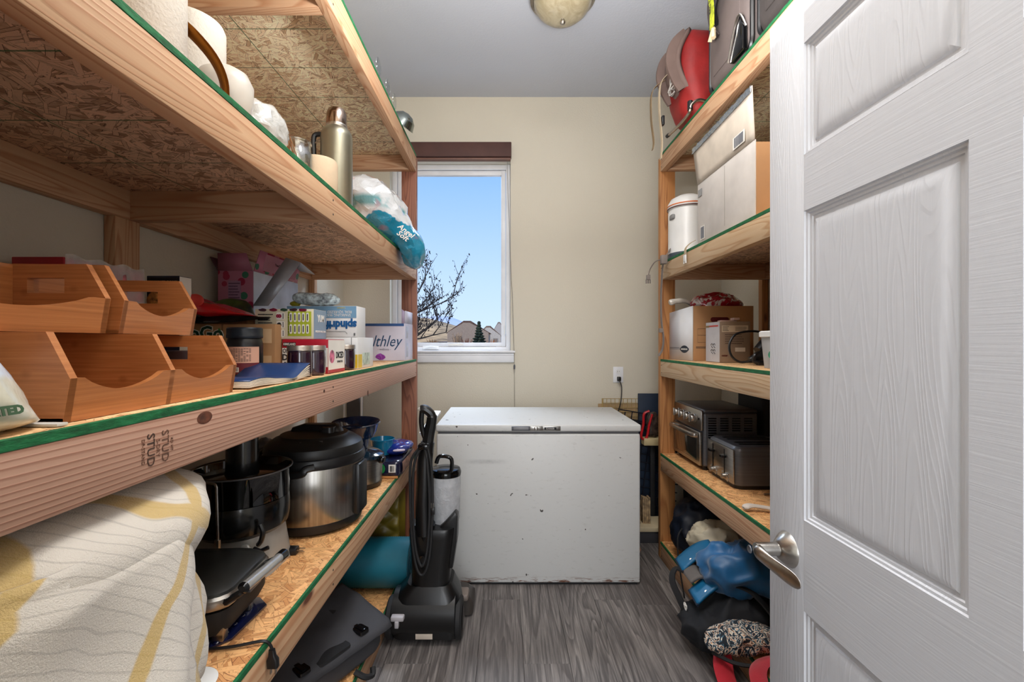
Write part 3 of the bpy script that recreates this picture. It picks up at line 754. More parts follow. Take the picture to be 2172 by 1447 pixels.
# ============================================================ LEFT UNIT, second shelf up from eye level down (h 1.195)
tray('lower long bamboo tray with two scalloped bays', -.563, .565, T2, .352, .225, .117, .057, 2)
tray('upper near bamboo tray holding a pale stick', -.650, .44, T2+.118, .282, .150, .111, .056, 1)
tray('upper far bamboo tray with oval handle slot', -.640, .735, T2+.118, .205, .165, .113, .055, 1, rz=.10)
st = thing('wooden_spatula', 'pale wooden stick leaning inside the near upper bamboo tray', 'utensil', (-.72, .60, T2+.126))
b = B(); b.tube([(-.03, .02, .085), (0, .01, .05), (.035, 0, .008)], [.009, .007, .006], 8, sq=(1.3, .5)); b.done('blade', M('pale_wood', (206, 186, 150), .7), st)
# long red box wrapped in clear film
MRED = M('box_red', (168, 26, 40), .45)
r = carton('red_box', 'big dark red cereal box behind the bamboo trays', 'box', -1.135, -1.016, 1.02, T2, .228, .300, MRED)
splate(r, 'printed_side', M('pink_print', (206, 96, 116), .3, var=.35, vs=30), .060, .004, .224, .17, .296)
splate(r, 'pale_band', M('pale_lilac', (216, 200, 214), .35, var=.1), .0606, .004, .224, .12, .215)
text('DRY OATS', .034, r, (.0616, .125, .195), FXP, M('plum_ink', (140, 60, 90), .6), off=.0006)
b = B(); b.grid(lambda u, v: (.062+.003*noise.noise(Vector((u*9, v*9, 1))), .002+.226*u, .06+.246*v+.004*math.sin(u*20)*v), 30, 16); b.done('clear_wrap', MTAPE, r)
r = carton('cookie_box', 'dark blue snack box with cookie picture near back post', 'box', -1.05, -.954, 1.30, T2, .05, .298, M('navy_box', (34, 40, 60), .4))
plate(r, 'black_band', MBLK, -.046, .047, .262, .292)
text('CHOCOLATE CHUNK', .013, r, (-.002, -.0014, .278), FY, M('gold_print', (206, 190, 150), .5), sx=.7)
splate(r, 'white_side', MPAPER, .0486, .001, .049, .002, .296)
MCOOK = M('cookie_print', (204, 140, 74), .6, var=.4, vs=60)
for k, (a, c, rr_) in enumerate(((-.02, .225, .028), (.02, .20, .026), (-.015, .175, .024), (.025, .24, .018))):
    b = B(); b.lathe([(0, 0), (rr_, 0), (rr_*.95, .001), (0, .0016)], 18, TR(a, -.0005-k*.0002, c, PI/2)); b.done('cookie_picture', MCOOK, r)
# pink open box with flaps
def floral():
    t = NT('pink_floral_card'); v = t.co(); n = t.vor(t.co((1, 1, 1)), 30, 'F1', 'Distance'); cc = t.vor(t.co((1, 1, 1)), 30)
    sel = t.math('LESS_THAN', n, .46); x = t.xyz(cc)
    c = t.mix(t.math('MULTIPLY', sel, t.math('GREATER_THAN', x[0], .60)), (176, 108, 130), (150, 30, 66))
    c = t.mix(t.math('MULTIPLY', sel, t.math('LESS_THAN', x[0], .22)), c, (52, 108, 84))
    c = t.mix(t.math('MULTIPLY', sel, t.math('LESS_THAN', t.math('ABSOLUTE', t.math('SUBTRACT', x[0], .35)), .07)), c, (226, 206, 170))
    t.base(c); t.set(Roughness=.5); return t.m
MFLO = floral(); MPINK = M('pink_card', (160, 96, 116), .55); MSIL = M('silver_card', (190, 196, 206), .4, .3, var=.1)
r = carton('pink_box', 'tall open pink floral box with raised flaps against left wall', 'box', -1.132, -.993, 1.75, T2, .38, .385, MFLO, opened=True)
plate(r, 'nutrition_panel', M('mauve', (160, 120, 146), .6), -.028, .022, .20, .345); scribble(r, 'nutrition_print', M('ink_plum', (80, 50, 80), .7), -.026, .020, .205, .34, 12, y=-.0014)
splate(r, 'silver_side', MSIL, .0702, .002, .378, .002, .383)
b = B(); b.mesh([(-.068, 0, .385), (.068, 0, .385), (.050, -.012, .452), (-.062, -.012, .452)], [(0, 1, 2, 3)]); b.done('flap', MPINK, r, solid=.003)
b = B(); b.mesh([(-.069, .0, .385), (-.069, .12, .385), (-.10, .12, .44), (-.10, .0, .44)], [(0, 1, 2, 3)]); b.done('flap', M('plum_card', (90, 50, 62), .6), r, solid=.003)
b = B(); b.mesh([(.070, .005, .385), (.070, .37, .385), (.088, .37, .47), (.088, .02, .47)], [(0, 1, 2, 3)]); fp = b.done('flap', MFLO, r, solid=.003)
b = B(); b.mesh([(.074, .06, .395), (.074, .34, .395), (.090, .34, .462), (.090, .06, .462)], [(0, 1, 2, 3)]); b.done('printed_panel', MPINK, fp)
text('Pure Sparkling Water', .018, fp, (.0885, .2, .43), (PI/2-.2, 0, PI/2), MINK, sx=.8)
b = B(); b.mesh([(.075, -.01, .245), (.135, -.01, .245), (.235, .05, .425), (.175, .05, .445)], [(0, 1, 2, 3)]); b.done('silver_liner_strip', MSIL, r, solid=.003)
b = B(); b.mesh([(.235, .05, .425), (.175, .05, .445), (.21, .10, .40), (.27, .10, .385)], [(0, 1, 2, 3)]); b.done('liner_fold', MSIL, r, solid=.003)
# kraft boxes
r = carton('kraft_carton', 'plain kraft box behind the black jar', 'box', -.890, -.725, 1.40, T2, .19, .160, MKRAFT)
plate(r, 'label', M('cream_print', (214, 180, 140), .8), .035, .072, .10, .145); plate(r, 'label', M('cream_print2', (214, 180, 140), .8), .035, .072, .02, .06)
scribble(r, 'small_print', M('brown_ink', (120, 80, 50), .8), -.02, .03, .05, .14, 7)
b = B(); b.tube(spl([(0.01, -.001, .02), (.016, -.001, .026), (.022, -.001, .02), (.028, -.001, .026), (.034, -.001, .02), (.028, -.001, .014), (.022, -.001, .02), (.016, -.001, .014)], 4, True), .0008, 5, closed=True); b.done('emblem', MPAPER, r)
r = carton('kraft_carton', 'kraft snack box with green lettering left of plain kraft box', 'box', -1.09, -.895, 1.40, T2, .24, .162, MKRAFT)
text('GoGo', .058, r, (.030, -.0012, .130), FY, MPAPER, off=.004); text('GoGo', .058, r, (.030, -.0022, .130), FY, M('dark_green_ink', (20, 66, 48), .6), off=.0015)
for a in (.6, 1.1, .1):
    b = B(); b.lathe([(0, 0), (.006, 0), (0, .0008)], 10, TR(.088+.008*math.cos(a), -.0014, .125+.014*math.sin(a)+.004, PI/2), sx=.5); b.done('leaf_print', M('leaf_green', (60, 130, 60), .6), r)
# red strawberry bag on a black folded bag
bb_ = thing('folded_black_bag', 'flat black folded bag lying on the kraft boxes', 'bag', (-.90, 1.44, T2+.163))
b = B(); b.mesh([(-.20, -.06, 0), (.06, -.08, 0), (.17, -.05, .018), (.05, .10, 0), (-.20, .10, 0), (-.19, -.05, .014), (.05, -.07, .022), (.05, .09, .016), (-.19, .09, .014)], [(0, 1, 6, 5), (1, 2, 6), (2, 3, 7), (2, 7, 6), (3, 4, 8, 7), (4, 0, 5, 8), (5, 6, 7, 8), (0, 4, 3, 2, 1)])
b.done('body', MBLKG, bb_, sharp=60)
rb = thing('strawberry_bag', 'glossy red bag of strawberries slumped on the black bag', 'bag', (-.935, 1.42, T2+.18))
MRB = M('red_film', (190, 22, 34), .22, var=.2, coat=.5, bump=.4, bs=24, bd=.006)
b = B(); b.blob(.27, .15, .066, p=1.8, amp=.012, freq=9, seed=4, fn=lambda v: (v.x, v.y, v.z*max(.2, 1.45-4.6*(v.x+.135)))); b.done('pouch', MRB, rb)
b = B(); b.blob(.055, .012, .04, p=2, amp=.001, T=TR(-.01, -.068, .030)); b.done('strawberry_print', M('strawberry', (206, 60, 50), .5, bump=.5, bs=300), rb)
text('frozen', .022, rb, (-.085, -.080, .045), (PI/2, -.3, 0), MPAPER, shear=.3)
# open green/yellow wrapper behind
gw = thing('green_snack_bag', 'olive green crumpled snack bag in front of the pink box', 'bag', (-1.04, 1.69, T2))
b = B(); b.blob(.17, .09, .265, p=3, amp=.012, freq=10, seed=8); b.done('pouch', M('olive_film', (74, 92, 40), .35, var=.5, vs=14, bump=.3, bs=30, bd=.005), gw)
# black jar
jr = thing('protein_jar', 'large black screw top jar with pink and maroon label', 'jar', (-.744, 1.27, T2))
b = B(); b.lathe([(0, 0), (.042, 0), (.0465, .004), (.0465, .098), (.043, .112), (.041, .116), (0, .116)], 48); b.done('body', MBLK, jr)
b = B(); b.lathe([(0, .114), (.0455, .114), (.0465, .118), (.0465, .122), (.0455, .124), (.0455, .141), (.043, .1445), (0, .1445)], 48); b.done('lid', M('jar_lid', (24, 32, 42), .4), jr)
def wrap(parent, name, mat, r, a0, a1, z0, z1, n=20, cx=0, cy=0):
    b = B(); b.grid(lambda u, v: (cx+r*math.cos(a0+(a1-a0)*u), cy+r*math.sin(a0+(a1-a0)*u), z0+(z1-z0)*v), n, 1); return b.done(name, mat, parent, sharp=60)
wrap(jr, 'label', M('salmon_label', (226, 172, 146), .6), .0471, -2.15, -.2, .045, .090); wrap(jr, 'label_band', M('maroon_label', (110, 34, 44), .5), .0471, -2.15, -.2, .014, .045)
wrap(jr, 'label_rear', M('salmon_label2', (206, 150, 124), .6), .0471, -2.9, -2.3, .045, .090)
b = B(); rg = random.Random(2)
for k in range(11):
    for q in range(9):
        if rg.random() < .9:
            a = -1.95+q*.14; z = .085-k*.0034; r_ = .0474
            b.mesh([(r_*math.cos(a), r_*math.sin(a), z), (r_*math.cos(a+.11), r_*math.sin(a+.11), z), (r_*math.cos(a+.11), r_*math.sin(a+.11), z-.0012), (r_*math.cos(a), r_*math.sin(a), z-.0012)], [(0, 1, 2, 3)])
b.done('label_print', MINK, jr)
wrap(jr, 'barcode_patch', MPAPER, .0474, -1.95, -1.35, .020, .033)
b = B()
for q in range(14):
    a = -1.92+q*.038; r_ = .0477; w = .015 if q % 3 else .024
    b.mesh([(r_*math.cos(a), r_*math.sin(a), .022), (r_*math.cos(a+w), r_*math.sin(a+w), .022), (r_*math.cos(a+w), r_*math.sin(a+w), .0315), (r_*math.cos(a), r_*math.sin(a), .0315)], [(0, 1, 2, 3)])
b.done('barcode', MINK, jr)
# booklet
bk = thing('booklet', 'curled blue covered booklet lying open at the shelf edge', 'book', (-.635, 1.10, T2))
MPG = M('page_edges', (214, 204, 188), .8, bump=.3, bs=300)
def pg(z, s, ext=0):
    def f(u, v):
        y = -.135+.30*u+ext*(u > .8)*.0; x = -.085+(.165)*v
        wave = .010*math.sin(u*7.0+1.2)*(.4+.6*u)+(.030*max(0, u-.72)/.28*s)
        return (x, y, z*.6*(.6+.4*math.cos((u-.30)*5))+max(0, wave*1.0+.004)*s)
    return f
for k in range(7):
    b = B(); b.grid(pg(.004+k*.0038, .35+.10*k), 26, 4); b.done('page', MPG if k < 6 else M('blue_cover', (34, 62, 110), .35), bk, solid=.0022 if k < 6 else .0012)
# tomato box
MRB2 = M('tomato_red', (176, 24, 46), .4)
r = carton('tomato_box', 'red and white diced tomatoes box behind the jam jars', 'box', -.720, -.571, 1.435, T2, .146, .112, MRB2)
plate(r, 'white_band', MPAPER, -.0735, .0735, .022, .084)
plate(r, 'logo_patch', MINK, -.070, -.030, .090, .102, y=-.001); text('KIRKLAND', .0095, r, (-.050, -.0018, .096), FY, MPAPER, sx=.85, off=.0002)
text('ORGANIC', .020, r, (-.040, -.0018, .074), FY, MINK, sx=.7, off=.0003); text('DICED', .027, r, (-.036, -.0018, .053), FY, MINK, sx=.95, off=.0008)
text('TOMATOES', .016, r, (-.036, -.0018, .032), FY, MINK, sx=.75, off=.0004); text('NET WT 3.2 kg', .008, r, (-.03, -.0018, .012), FY, MPAPER)
splate(r, 'white_side', MPAPER, .0752, .001, .145, .002, .110)
b = B(); b.lathe([(0, 0), (.022, 0), (0, .001)], 16, TR(.0758, .030, .055, 0, PI/2, 0)); b.done('tomato_print', M('pink_tomato', (206, 110, 140), .5, var=.3, vs=60), r)
text('DICED', .030, r, (.0764, .098, .058), FXP, MINK, off=.0006, sx=.8); text('TOMATOES', .010, r, (.0762, .098, .036), FXP, MINK); plate2 = splate(r, 'red_strip', MRB2, .0757, .001, .145, .002, .012)
# snack box on the tomato box
MCR = M('cream_card', (226, 216, 188), .5)
r = carton('oat_box', 'cream and lime printed box on top of the tomato box', 'box', -.811, -.620, 1.44, T2+.1125, .10, .098, MCR)
plate(r, 'lime_panel', M('lime_print', (178, 190, 50), .5), .012, .088, .010, .090)
for i in range(5):
    for j in range(2):
        x = .022+i*.0135; z = .018+j*.038
        b = B(); b.prism([(x+.0045*math.cos(a), z+.015+(.011 if math.sin(a) > 0 else -.011)+.0045*math.sin(a)) for a in [2*PI*k/14 for k in range(14)]], -.0018, -.0010, XZY)
        b.done('capsule_print', MPAPER, r); b = B(); b.box(x-.0015, x+.0015, -.0022, -.0018, z+.005, z+.025); b.done('capsule_mark', MINK, r)
text('THIS BAR DOES IT ALL', .0075, r, (.0155, -.0014, .050), (PI/2, -PI/2, 0), MINK)
for k, z in enumerate((.075, .047, .019)):
    b = B(); b.prism(rrect(.026, .024, .004, 0), -.0012, -.0006, TR(-.012, 0, z) @ XZY); b.done('icon_patch', MPAPER, r)
    if k == 0: text('8', .022, r, (-.016, -.0018, z), (PI/2, -PI/2, 0), M('crimson', (160, 20, 60), .5), off=.0012)
    else:
        b = B(); b.blob(.013, .001, .012, p=3, amp=.003, freq=150, seed=k, n=14, m=8, T=TR(-.016, -.0016, z-.006)); b.done('icon', MINK, r)
    b = B(); b.box(-.004, -.002, -.0020, -.0014, z-.009, z+.009); b.done('icon_text', MINK, r)
scribble(r, 'small_print', MINK, -.085, -.035, .012, .085, 8)
for k, x in enumerate((-.07, -.035, .0, .03, .06)):
    b = B(); b.blob(.026, .001, .010, p=2, amp=.002, freq=90, seed=k, n=12, m=6, T=TR(x, -.0012, .090)); b.done('berry_print', M('berry%d' % k, ((60, 30, 40), (120, 20, 50), (40, 70, 50))[k % 3], .5), r)
splate(r, 'blue_side', M('steel_blue', (128, 150, 170), .4), .0958, .001, .099, .001, .097)
text('YUM', .032, r, (.0966, .055, .068), FXP, MPAPER, off=.001, sx=.8); text('HIGH IN PROTEIN', .010, r, (.0966, .052, .025), FXP, MPAPER)
# jam jars
MJAM = M('dark_jam', (44, 20, 40), .12, var=.3, coat=1); MLIDG = M('jar_band', (176, 168, 160), .35, .9)
def jamjar(label, x, y):
    j = thing('jam_jar', label, 'jar', (x, y, T2), 0, 'jars of dark jam on the shelf')
    b = B(); b.lathe([(0, 0), (.029, 0), (.0335, .004), (.0345, .012), (.0352, .05), (.0345, .066), (.034, .074), (.0325, .078), (0, .078)], 40); b.done('glass_body', MJAM, j)
    b = B(); b.lathe([(.0325, .077), (.0358, .0775), (.0365, .079), (.0355, .081), (.0355, .090), (.034, .0925), (.031, .0925), (.030, .0918), (0, .0918)], 40); b.done('lid_band', MLIDG, j)
    return j
jamjar('jam jar standing in front, nearest the booklet', -.608, 1.318); jamjar('jam jar half hidden behind the front jar', -.597, 1.388); jamjar('jam jar beyond the tomato box, farthest along the shelf', -.594, 1.655)
b_ = thing('jam_jar', 'dark jar seen through the handle slot of the lower tray', 'jar', (-.80, 1.10, T2)); 
b = B(); b.lathe([(0, 0), (.036, 0), (.039, .006), (.039, .062), (0, .062)], 32); b.done('glass_body', MJAM, b_)
b = B(); b.lathe([(.0, .061), (.040, .061), (.040, .080), (.038, .082), (0, .082)], 32); b.done('lid_band', M('brown_lid', (70, 50, 50), .4, .4), b_)
# spindrift on lower box
MW2 = M('box_white', (226, 226, 226), .5, var=.02); MLB = M('box_sky_blue', (122, 166, 200), .5)
r = carton('drink_box', 'white and yellow box under the upside down drinks box', 'box', -.80, -.563, 1.70, T2, .20, .121, MW2)
plate(r, 'yellow_corner', M('yellow_print', (226, 186, 40), .5), .095, .118, .003, .055); plate(r, 'black_line', MINK, .094, .0955, .003, .12)
splate(r, 'yellow_patch', M('yellow_print2', (222, 190, 60), .5), .119, .004, .05, .003, .055); splate(r, 'clear_patch', M('pale_green', (190, 206, 190), .4, var=.2, vs=40), .119, .06, .15, .012, .06)
r = carton('drink_box', 'light blue and white drinks box standing upside down', 'box', -.835, -.567, 1.70, T2+.1215, .108, .120, MW2)
plate(r, 'blue_band', MLB, -.133, .133, .074, .119)
text('spindrift', .042, r, (.070, -.0014, .048), (PI/2, PI, 0), M('deep_blue', (20, 90, 150), .5), off=.0022, sx=.92)
text('SPARKLING WATER &\nREAL SQUEEZED FRUIT', .015, r, (.050, -.0014, .091), (PI/2, PI, 0), MPAPER, sx=.85); text('Lemon', .011, r, (.075, -.0014, .112), (PI/2, PI, 0), M('lemon', (226, 206, 90), .6))
b = B(); b.tube([(-.09, -.001, .018), (-.085, -.001, .022), (.09, -.001, .022), (.098, -.001, .014)], .0006, 5); b.done('printed_line', MINK, r); text('8', .016, r, (.126, -.0014, .010), FY, MINK)
ip = thing('ice_pack', 'clear speckled ice pack lying on the upside down drinks box', 'ice pack', (-.74, 1.745, T2+.242))
b = B(); b.blob(.18, .07, .052, p=2.6, amp=.006, freq=16, seed=3, fn=lambda v: (v.x, v.y, v.z+max(0, -v.x)*.12)); b.done('pouch', M('ice_film', (196, 214, 232), .15, var=.28, vs=70, coat=.6, bump=.5, bs=60, bd=.004), ip)
yw = thing('yellow_wrapper', 'small olive yellow wrapper beside the ice pack', 'wrapper', (-.835, 1.77, T2+.2418)); b = B(); b.blob(.05, .03, .028, p=1.6, amp=.006, freq=30, seed=5, n=16, m=10); b.done('film', M('olive_yellow', (170, 166, 50), .3), yw)
# white open box with script lettering
MLAV = M('lavender_white', (206, 204, 220), .6, var=.03)
r = carton('shipping_box', 'open white box with blue script lettering at shelf end', 'box', -.775, -.548, 2.44, T2, .205, .205, MLAV, opened=True)
plate(r, 'blue_flap_inside', M('dark_blue_card', (44, 84, 140), .5), -.110, .108, .190, .2045)
text('healthley', .088, r, (-.040, -.0014, .105), FY, M('navy_script', (24, 70, 110), .6), shear=.35, sx=.82); text('- wellness -', .016, r, (.0, -.0014, .062), FY, M('grey_ink', (110, 110, 130), .7))
b = B(); b.blob(.06, .0012, .034, p=1.8, amp=.008, freq=40, seed=2, n=22, m=8, T=TR(-.02, -.0012, .004)); b.done('purple_mark', M('purple_print', (150, 60, 170), .5), r)
b = B(); b.mesh([(.1115, 0, .205), (.1115, .20, .205), (.114, .20, .275), (.114, 0, .275)], [(0, 1, 2, 3)]); b.done('flap', MLAV, r, solid=.003)
b = B(); b.mesh([(.112, .004, .270), (.114, .004, .205), (.095, -.0, .205), (.095, 0, .285)], [(0, 1, 2, 3)]); b.done('flap', M('lilac_shade', (190, 176, 206), .6), r, solid=.003)
b = B(); b.grid(lambda u, v: (.1145+.0015*math.sin(v*9), .03+.05*u, .02+.17*v), 3, 8); b.done('tape', MTAPE, r)
# shredded cheese style bag at near left
cb = thing('coconut_bag', 'pillow shaped white plastic bag at the near left shelf edge', 'bag', (-.605, .440, T2))
def bagfn():
    t = NT('bag_print'); v = t.co(); x = t.xyz(v); nz = t.noise(v, 22, 3)
    c = t.ramp(nz, [(.3, (206, 200, 176)), (.6, (226, 226, 214))]); 
    up = t.math('ADD', x[2], t.math('MULTIPLY', nz, .02))
    c = t.mix(t.ramp(up, [(.072, 0.), (.076, 1.)]), c, (214, 224, 236))
    c = t.mix(t.math('MULTIPLY', t.ramp(up, [(.098, 0.), (.10, 1.)]), t.ramp(t.math('FRACT', t.math('MULTIPLY', t.math('ADD', x[1], x[2]), 16)), [(.5, 0.), (.55, .7)])), c, (160, 140, 190))
    c = t.mix(t.ramp(up, [(.135, 0.), (.139, 1.)]), c, (214, 92, 50))
    t.base(c); t.set(Roughness=.2, Coat_Weight=.5); t.bump(t.noise(v, 30, 3, .6), .35, .006); return t.m
b = B(); b.blob(.15, .215, .20, p=3.0, amp=.006, freq=18, seed=12, ridge=.5, fn=lambda v: (v.x-.15*max(0, v.z-.02), v.y, v.z*max(.05, 1-max(0, v.y+.01)*8.0))); b.done('pouch', bagfn(), cb)
text('GRATED', .013, cb, (.0745, .024, .030), (PI/2-.25, 0, PI/2), M('bag_green', (60, 90, 60), .6), off=.0008)
b = B(); b.box(-.055, .060, .100, .114, .0, .004, .001); b.done('seal', M('clear_seal', (206, 206, 200), .3), cb)

# ============================================================ LEFT UNIT, shelf above eye level (1.772)
MTOWEL = M('paper_towel', (212, 205, 194), .9, var=.03, bump=.8, bs=150, bd=.002)
def roll(name, label, x, y, z, r, h, mat, cat='paper roll', grp=None):
    o = thing(name, label, cat, (x, y, z), 0, grp)
    b = B(); b.lathe([(.02, .0), (r-.004, 0), (r, .006), (r, h-.014), (r-.004, h-.004), (r-.014, h), (.02, h)], 48); b.done('paper', mat, o)
    b = B(); b.lathe([(.018, 0), (.020, 0), (.020, h), (.018, h), (.018, 0)], 20); b.done('core', MKRAFT, o); return o
roll('paper_towel_roll', 'nearest tall white paper towel roll on the shelf', -.680, .84, T3, .065, .29, MTOWEL)
roll('paper_towel_roll', 'second paper towel roll standing behind the nearest one', -.760, 1.08, T3, .070, .305, MTOWEL)
wb = thing('serving_bowl', 'white upturned dish behind the bronze strap handle', 'bowl', (-.628, .992, T3))
b = B(); b.lathe([(0, 0), (.030, 0), (.050, .02), (.060, .06), (.062, .10), (.050, .125), (.03, .137), (0, .14)], 40, sx=1, sy=.8); b.done('dish', M('white_ceramic', (206, 200, 190), .3), wb)
gh = thing('bronze_handled_lid', 'curved bronze strap handle poking above the shelf edge', 'handle', (-.62, .89, T3))
MBR = brushed('bronze', (150, 92, 34), .22, (20, 20, 20), .03)
b = B(); b.tube(spl([(-.066, -.035, .020), (-.068, -.035, .155), (-.060, -.032, .174), (-.042, -.02, .172), (-.010, 0, .150), (.022, .02, .110), (.038, .03, .065), (.040, .03, .01)], 5), .011, 8, sq=(1.2, .45)); b.done('strap', MBR, gh)
b = B(); b.lathe([(0, 0), (.05, 0), (.058, .006), (.056, .012), (0, .016)], 32, TR(-.02, 0, 0), sy=.7); b.done('lid_disc', M('dark_bronze', (60, 44, 30), .3, .8), gh)
pb = thing('plastic_container_bag', 'cloudy white plastic bag slumped left of the glass jar', 'bag', (-.628, 1.13, T3))
b = B(); b.blob(.12, .15, .135, p=2.2, amp=.016, freq=16, seed=9, ridge=.6); b.done('film', film_mat('cloudy_film', (226, 226, 222), .12, .12), pb)
tw = thing('twig_bundle', 'small bundle of brown twigs beside the cloudy bag', 'twigs', (-.607, 1.245, T3)); b = B(); rg = random.Random(3)
for k in range(14): 
    a = rg.uniform(-.02, .02); b.tube([(a, rg.uniform(-.012, .012), 0), (a+rg.uniform(-.01, .01), 0, .04), (a-.015+rg.uniform(-.012, .012), 0, rg.uniform(.07, .12))], .0014, 5)
b.done('twigs', M('twig_brown', (140, 92, 52), .8), tw); b = B(); b.box(-.02, .022, -.015, .015, 0, .045, .002); b.done('wrap', MKRAFT, tw)
gj = thing('glass_jar', 'empty clear glass jar with open rim', 'jar', (-.620, 1.325, T3)); MGL = glass_mat('clear_glass', (240, 244, 244), .16)
b = B(); b.lathe([(0, .002), (.040, .002), (.044, .008), (.044, .085), (.038, .098), (.038, .116), (.041, .119), (.041, .123), (.036, .123), (.035, .098), (.041, .083), (.041, .01), (0, .006)], 48); b.done('glass_body', MGL, gj)
roll('toilet_paper_roll', 'beige toilet paper roll in front of the steel flask', -.596, 1.425, T3, .057, .112, M('toilet_paper', (214, 190, 160), .9, bump=.3, bs=100))
th = thing('vacuum_flask', 'tall steel vacuum flask with cup lid and black side handle', 'flask', (-.606, 1.60, T3))
MHAM = M('hammertone_steel', (150, 146, 128), .34, .85, bump=.1, bs=500, bd=.0004)
b = B(); b.lathe([(0, 0), (.052, 0), (.055, .004), (.055, .262), (.053, .275), (.045, .290), (.036, .297), (0, .297)], 48); b.done('body', MHAM, th)
b = B(); b.lathe([(.0, .294), (.037, .294), (.038, .300), (.037, .306), (.0, .306)], 40); b.done('collar', MNICK, th)
b = B(); b.lathe([(0, .304), (.036, .304), (.036, .312), (.035, .345), (.031, .358), (.029, .362), (0, .363)], 40); b.done('cup_lid', brushed('polished_cup', (170, 150, 136), .15, (3, 3, 60), .02), th)
b = B(); b.tube(spl([(-.052, -.01, .272), (-.072, -.012, .268), (-.078, -.012, .25), (-.077, -.012, .20), (-.074, -.012, .12), (-.055, -.01, .11)], 4), .009, 8); b.done('handle', MBLK, th)
b = B(); b.tube([(-.068, -.022, .235), (-.055, -.028, .243), (-.045, -.030, .245)], .002, 6); b.done('clip', MNICK, th)
# plastic bag spilling over the edge
def bagmat():
    t = NT('teal_white_film'); v = t.co(); z = t.xyz(v); nz = t.noise(v, 9, 3, .5); 
    hsel = t.math('ADD', t.math('MULTIPLY', z[2], -4.2), t.math('MULTIPLY', nz, 1.2))
    f1 = t.ramp(t.math('ADD', hsel, .30), [(.50, 0.), (.54, 1.)])
    c = t.mix(f1, (222, 226, 230), (16, 140, 176))
    c = t.mix(t.math('MULTIPLY', t.ramp(t.math('ABSOLUTE', t.math('SUBTRACT', z[2], .16)), [(.012, 1.), (.03, 0.)]), t.ramp(nz, [(.4, 0.), (.5, .8)])), c, (40, 150, 160))
    c = t.mix(t.ramp(t.noise(v, 7, 1), [(.66, 0.), (.70, .7)]), c, (206, 110, 130))
    t.base(c); t.set(Roughness=.12, Coat_Weight=1); t.bump(t.noise(v, 20, 4, .6, 1.0), .5, .014); 
    return t.m
tb = thing('plastic_bag', 'crumpled teal and white plastic wrapper hanging over shelf edge', 'bag', (-.62, 2.15, T3))
spine = spl([(-.13, -.02, .13), (-.06, -.02, .20), (.01, -.02, .17), (.075, .0, .10), (.135, .06, .02), (.160, .10, -.05), (.165, .12, -.10)], 5)
rad = [.04, .07, .095, .11, .12, .128, .132, .135, .136, .135, .132, .13, .126, .12, .112, .104, .096, .09, .086, .082, .08, .078, .075, .072, .068, .064, .058, .05, .04, .028, .012]
rings = []
for i, p in enumerate(spine):
    t_ = (spine[min(i+1, len(spine)-1)]-spine[max(i-1, 0)]).normalized(); up = Vector((0, 1, 0)); sd = t_.cross(up).normalized(); rr_ = rad[min(i, len(rad)-1)]
    ring = []
    for k in range(36):
        a = 2*PI*k/36; q = p+(sd*math.cos(a)*rr_*.82+up*math.sin(a)*rr_*1.2)
        nn = (q-p); nl = nn.length or 1; nn = nn/nl
        k2 = noise.noise(q*13)*.018+(.4-abs(noise.noise(q*22)))*.030
        q = q+nn*k2*min(1, nl/.05)
        if q.x < .085 and q.z < .004: q.z = .004
        if q.z < .004 and q.x < .108: q.x = .108
        ring.append(q)
    rings.append(ring)
b = B(); b.loft(rings); b.done('film', bagmat(), tb, sharp=28)
text('Angel\nSoft', .036, tb, (.150, -.075, .035), (PI/2+.1, .55, .55), MPAPER, shear=.3, off=.0006)
# ---------------- top left shelf (2.421): glassware and bowl peeping over the edge
for k, (x, y, lb) in enumerate(((-.507, 1.86, 'wine glass foot peeping over the top left shelf, nearest'), (-.507, 2.01, 'wine glass foot peeping over the top left shelf, middle'), (-.507, 2.13, 'wine glass foot peeping over the top left shelf, farthest'))):
    g = thing('wine_glass', lb, 'glass', (x-.02, y, T4+.034)); 
    b = B(); b.lathe([(0, -.0), (.034, .0), (.035, .002), (.01, .006), (.004, .012), (.004, .07), (.014, .08), (.034, .105), (.038, .14), (.034, .175), (.032, .175), (.036, .14), (.032, .107), (.0, .084)], 32, TR(0, 0, 0, 0, -PI/2, 0)); b.done('bowl_and_stem', MGL, g)
mb = thing('steel_bowl', 'small steel bowl tipped over the top left shelf end', 'bowl', (-.520, 2.33, T4+.052))
b = B(); b.lathe([(0, .028), (.03, .022), (.055, .0), (.066, -.03), (.070, -.034), (.068, -.035), (.063, -.029), (.052, .0), (.028, .019), (0, .024)], 40, TR(0, 0, 0, 0, .75, -.4)); b.done('bowl', brushed('bowl_steel', (150, 156, 150), .18, (20, 20, 20), .02), mb)
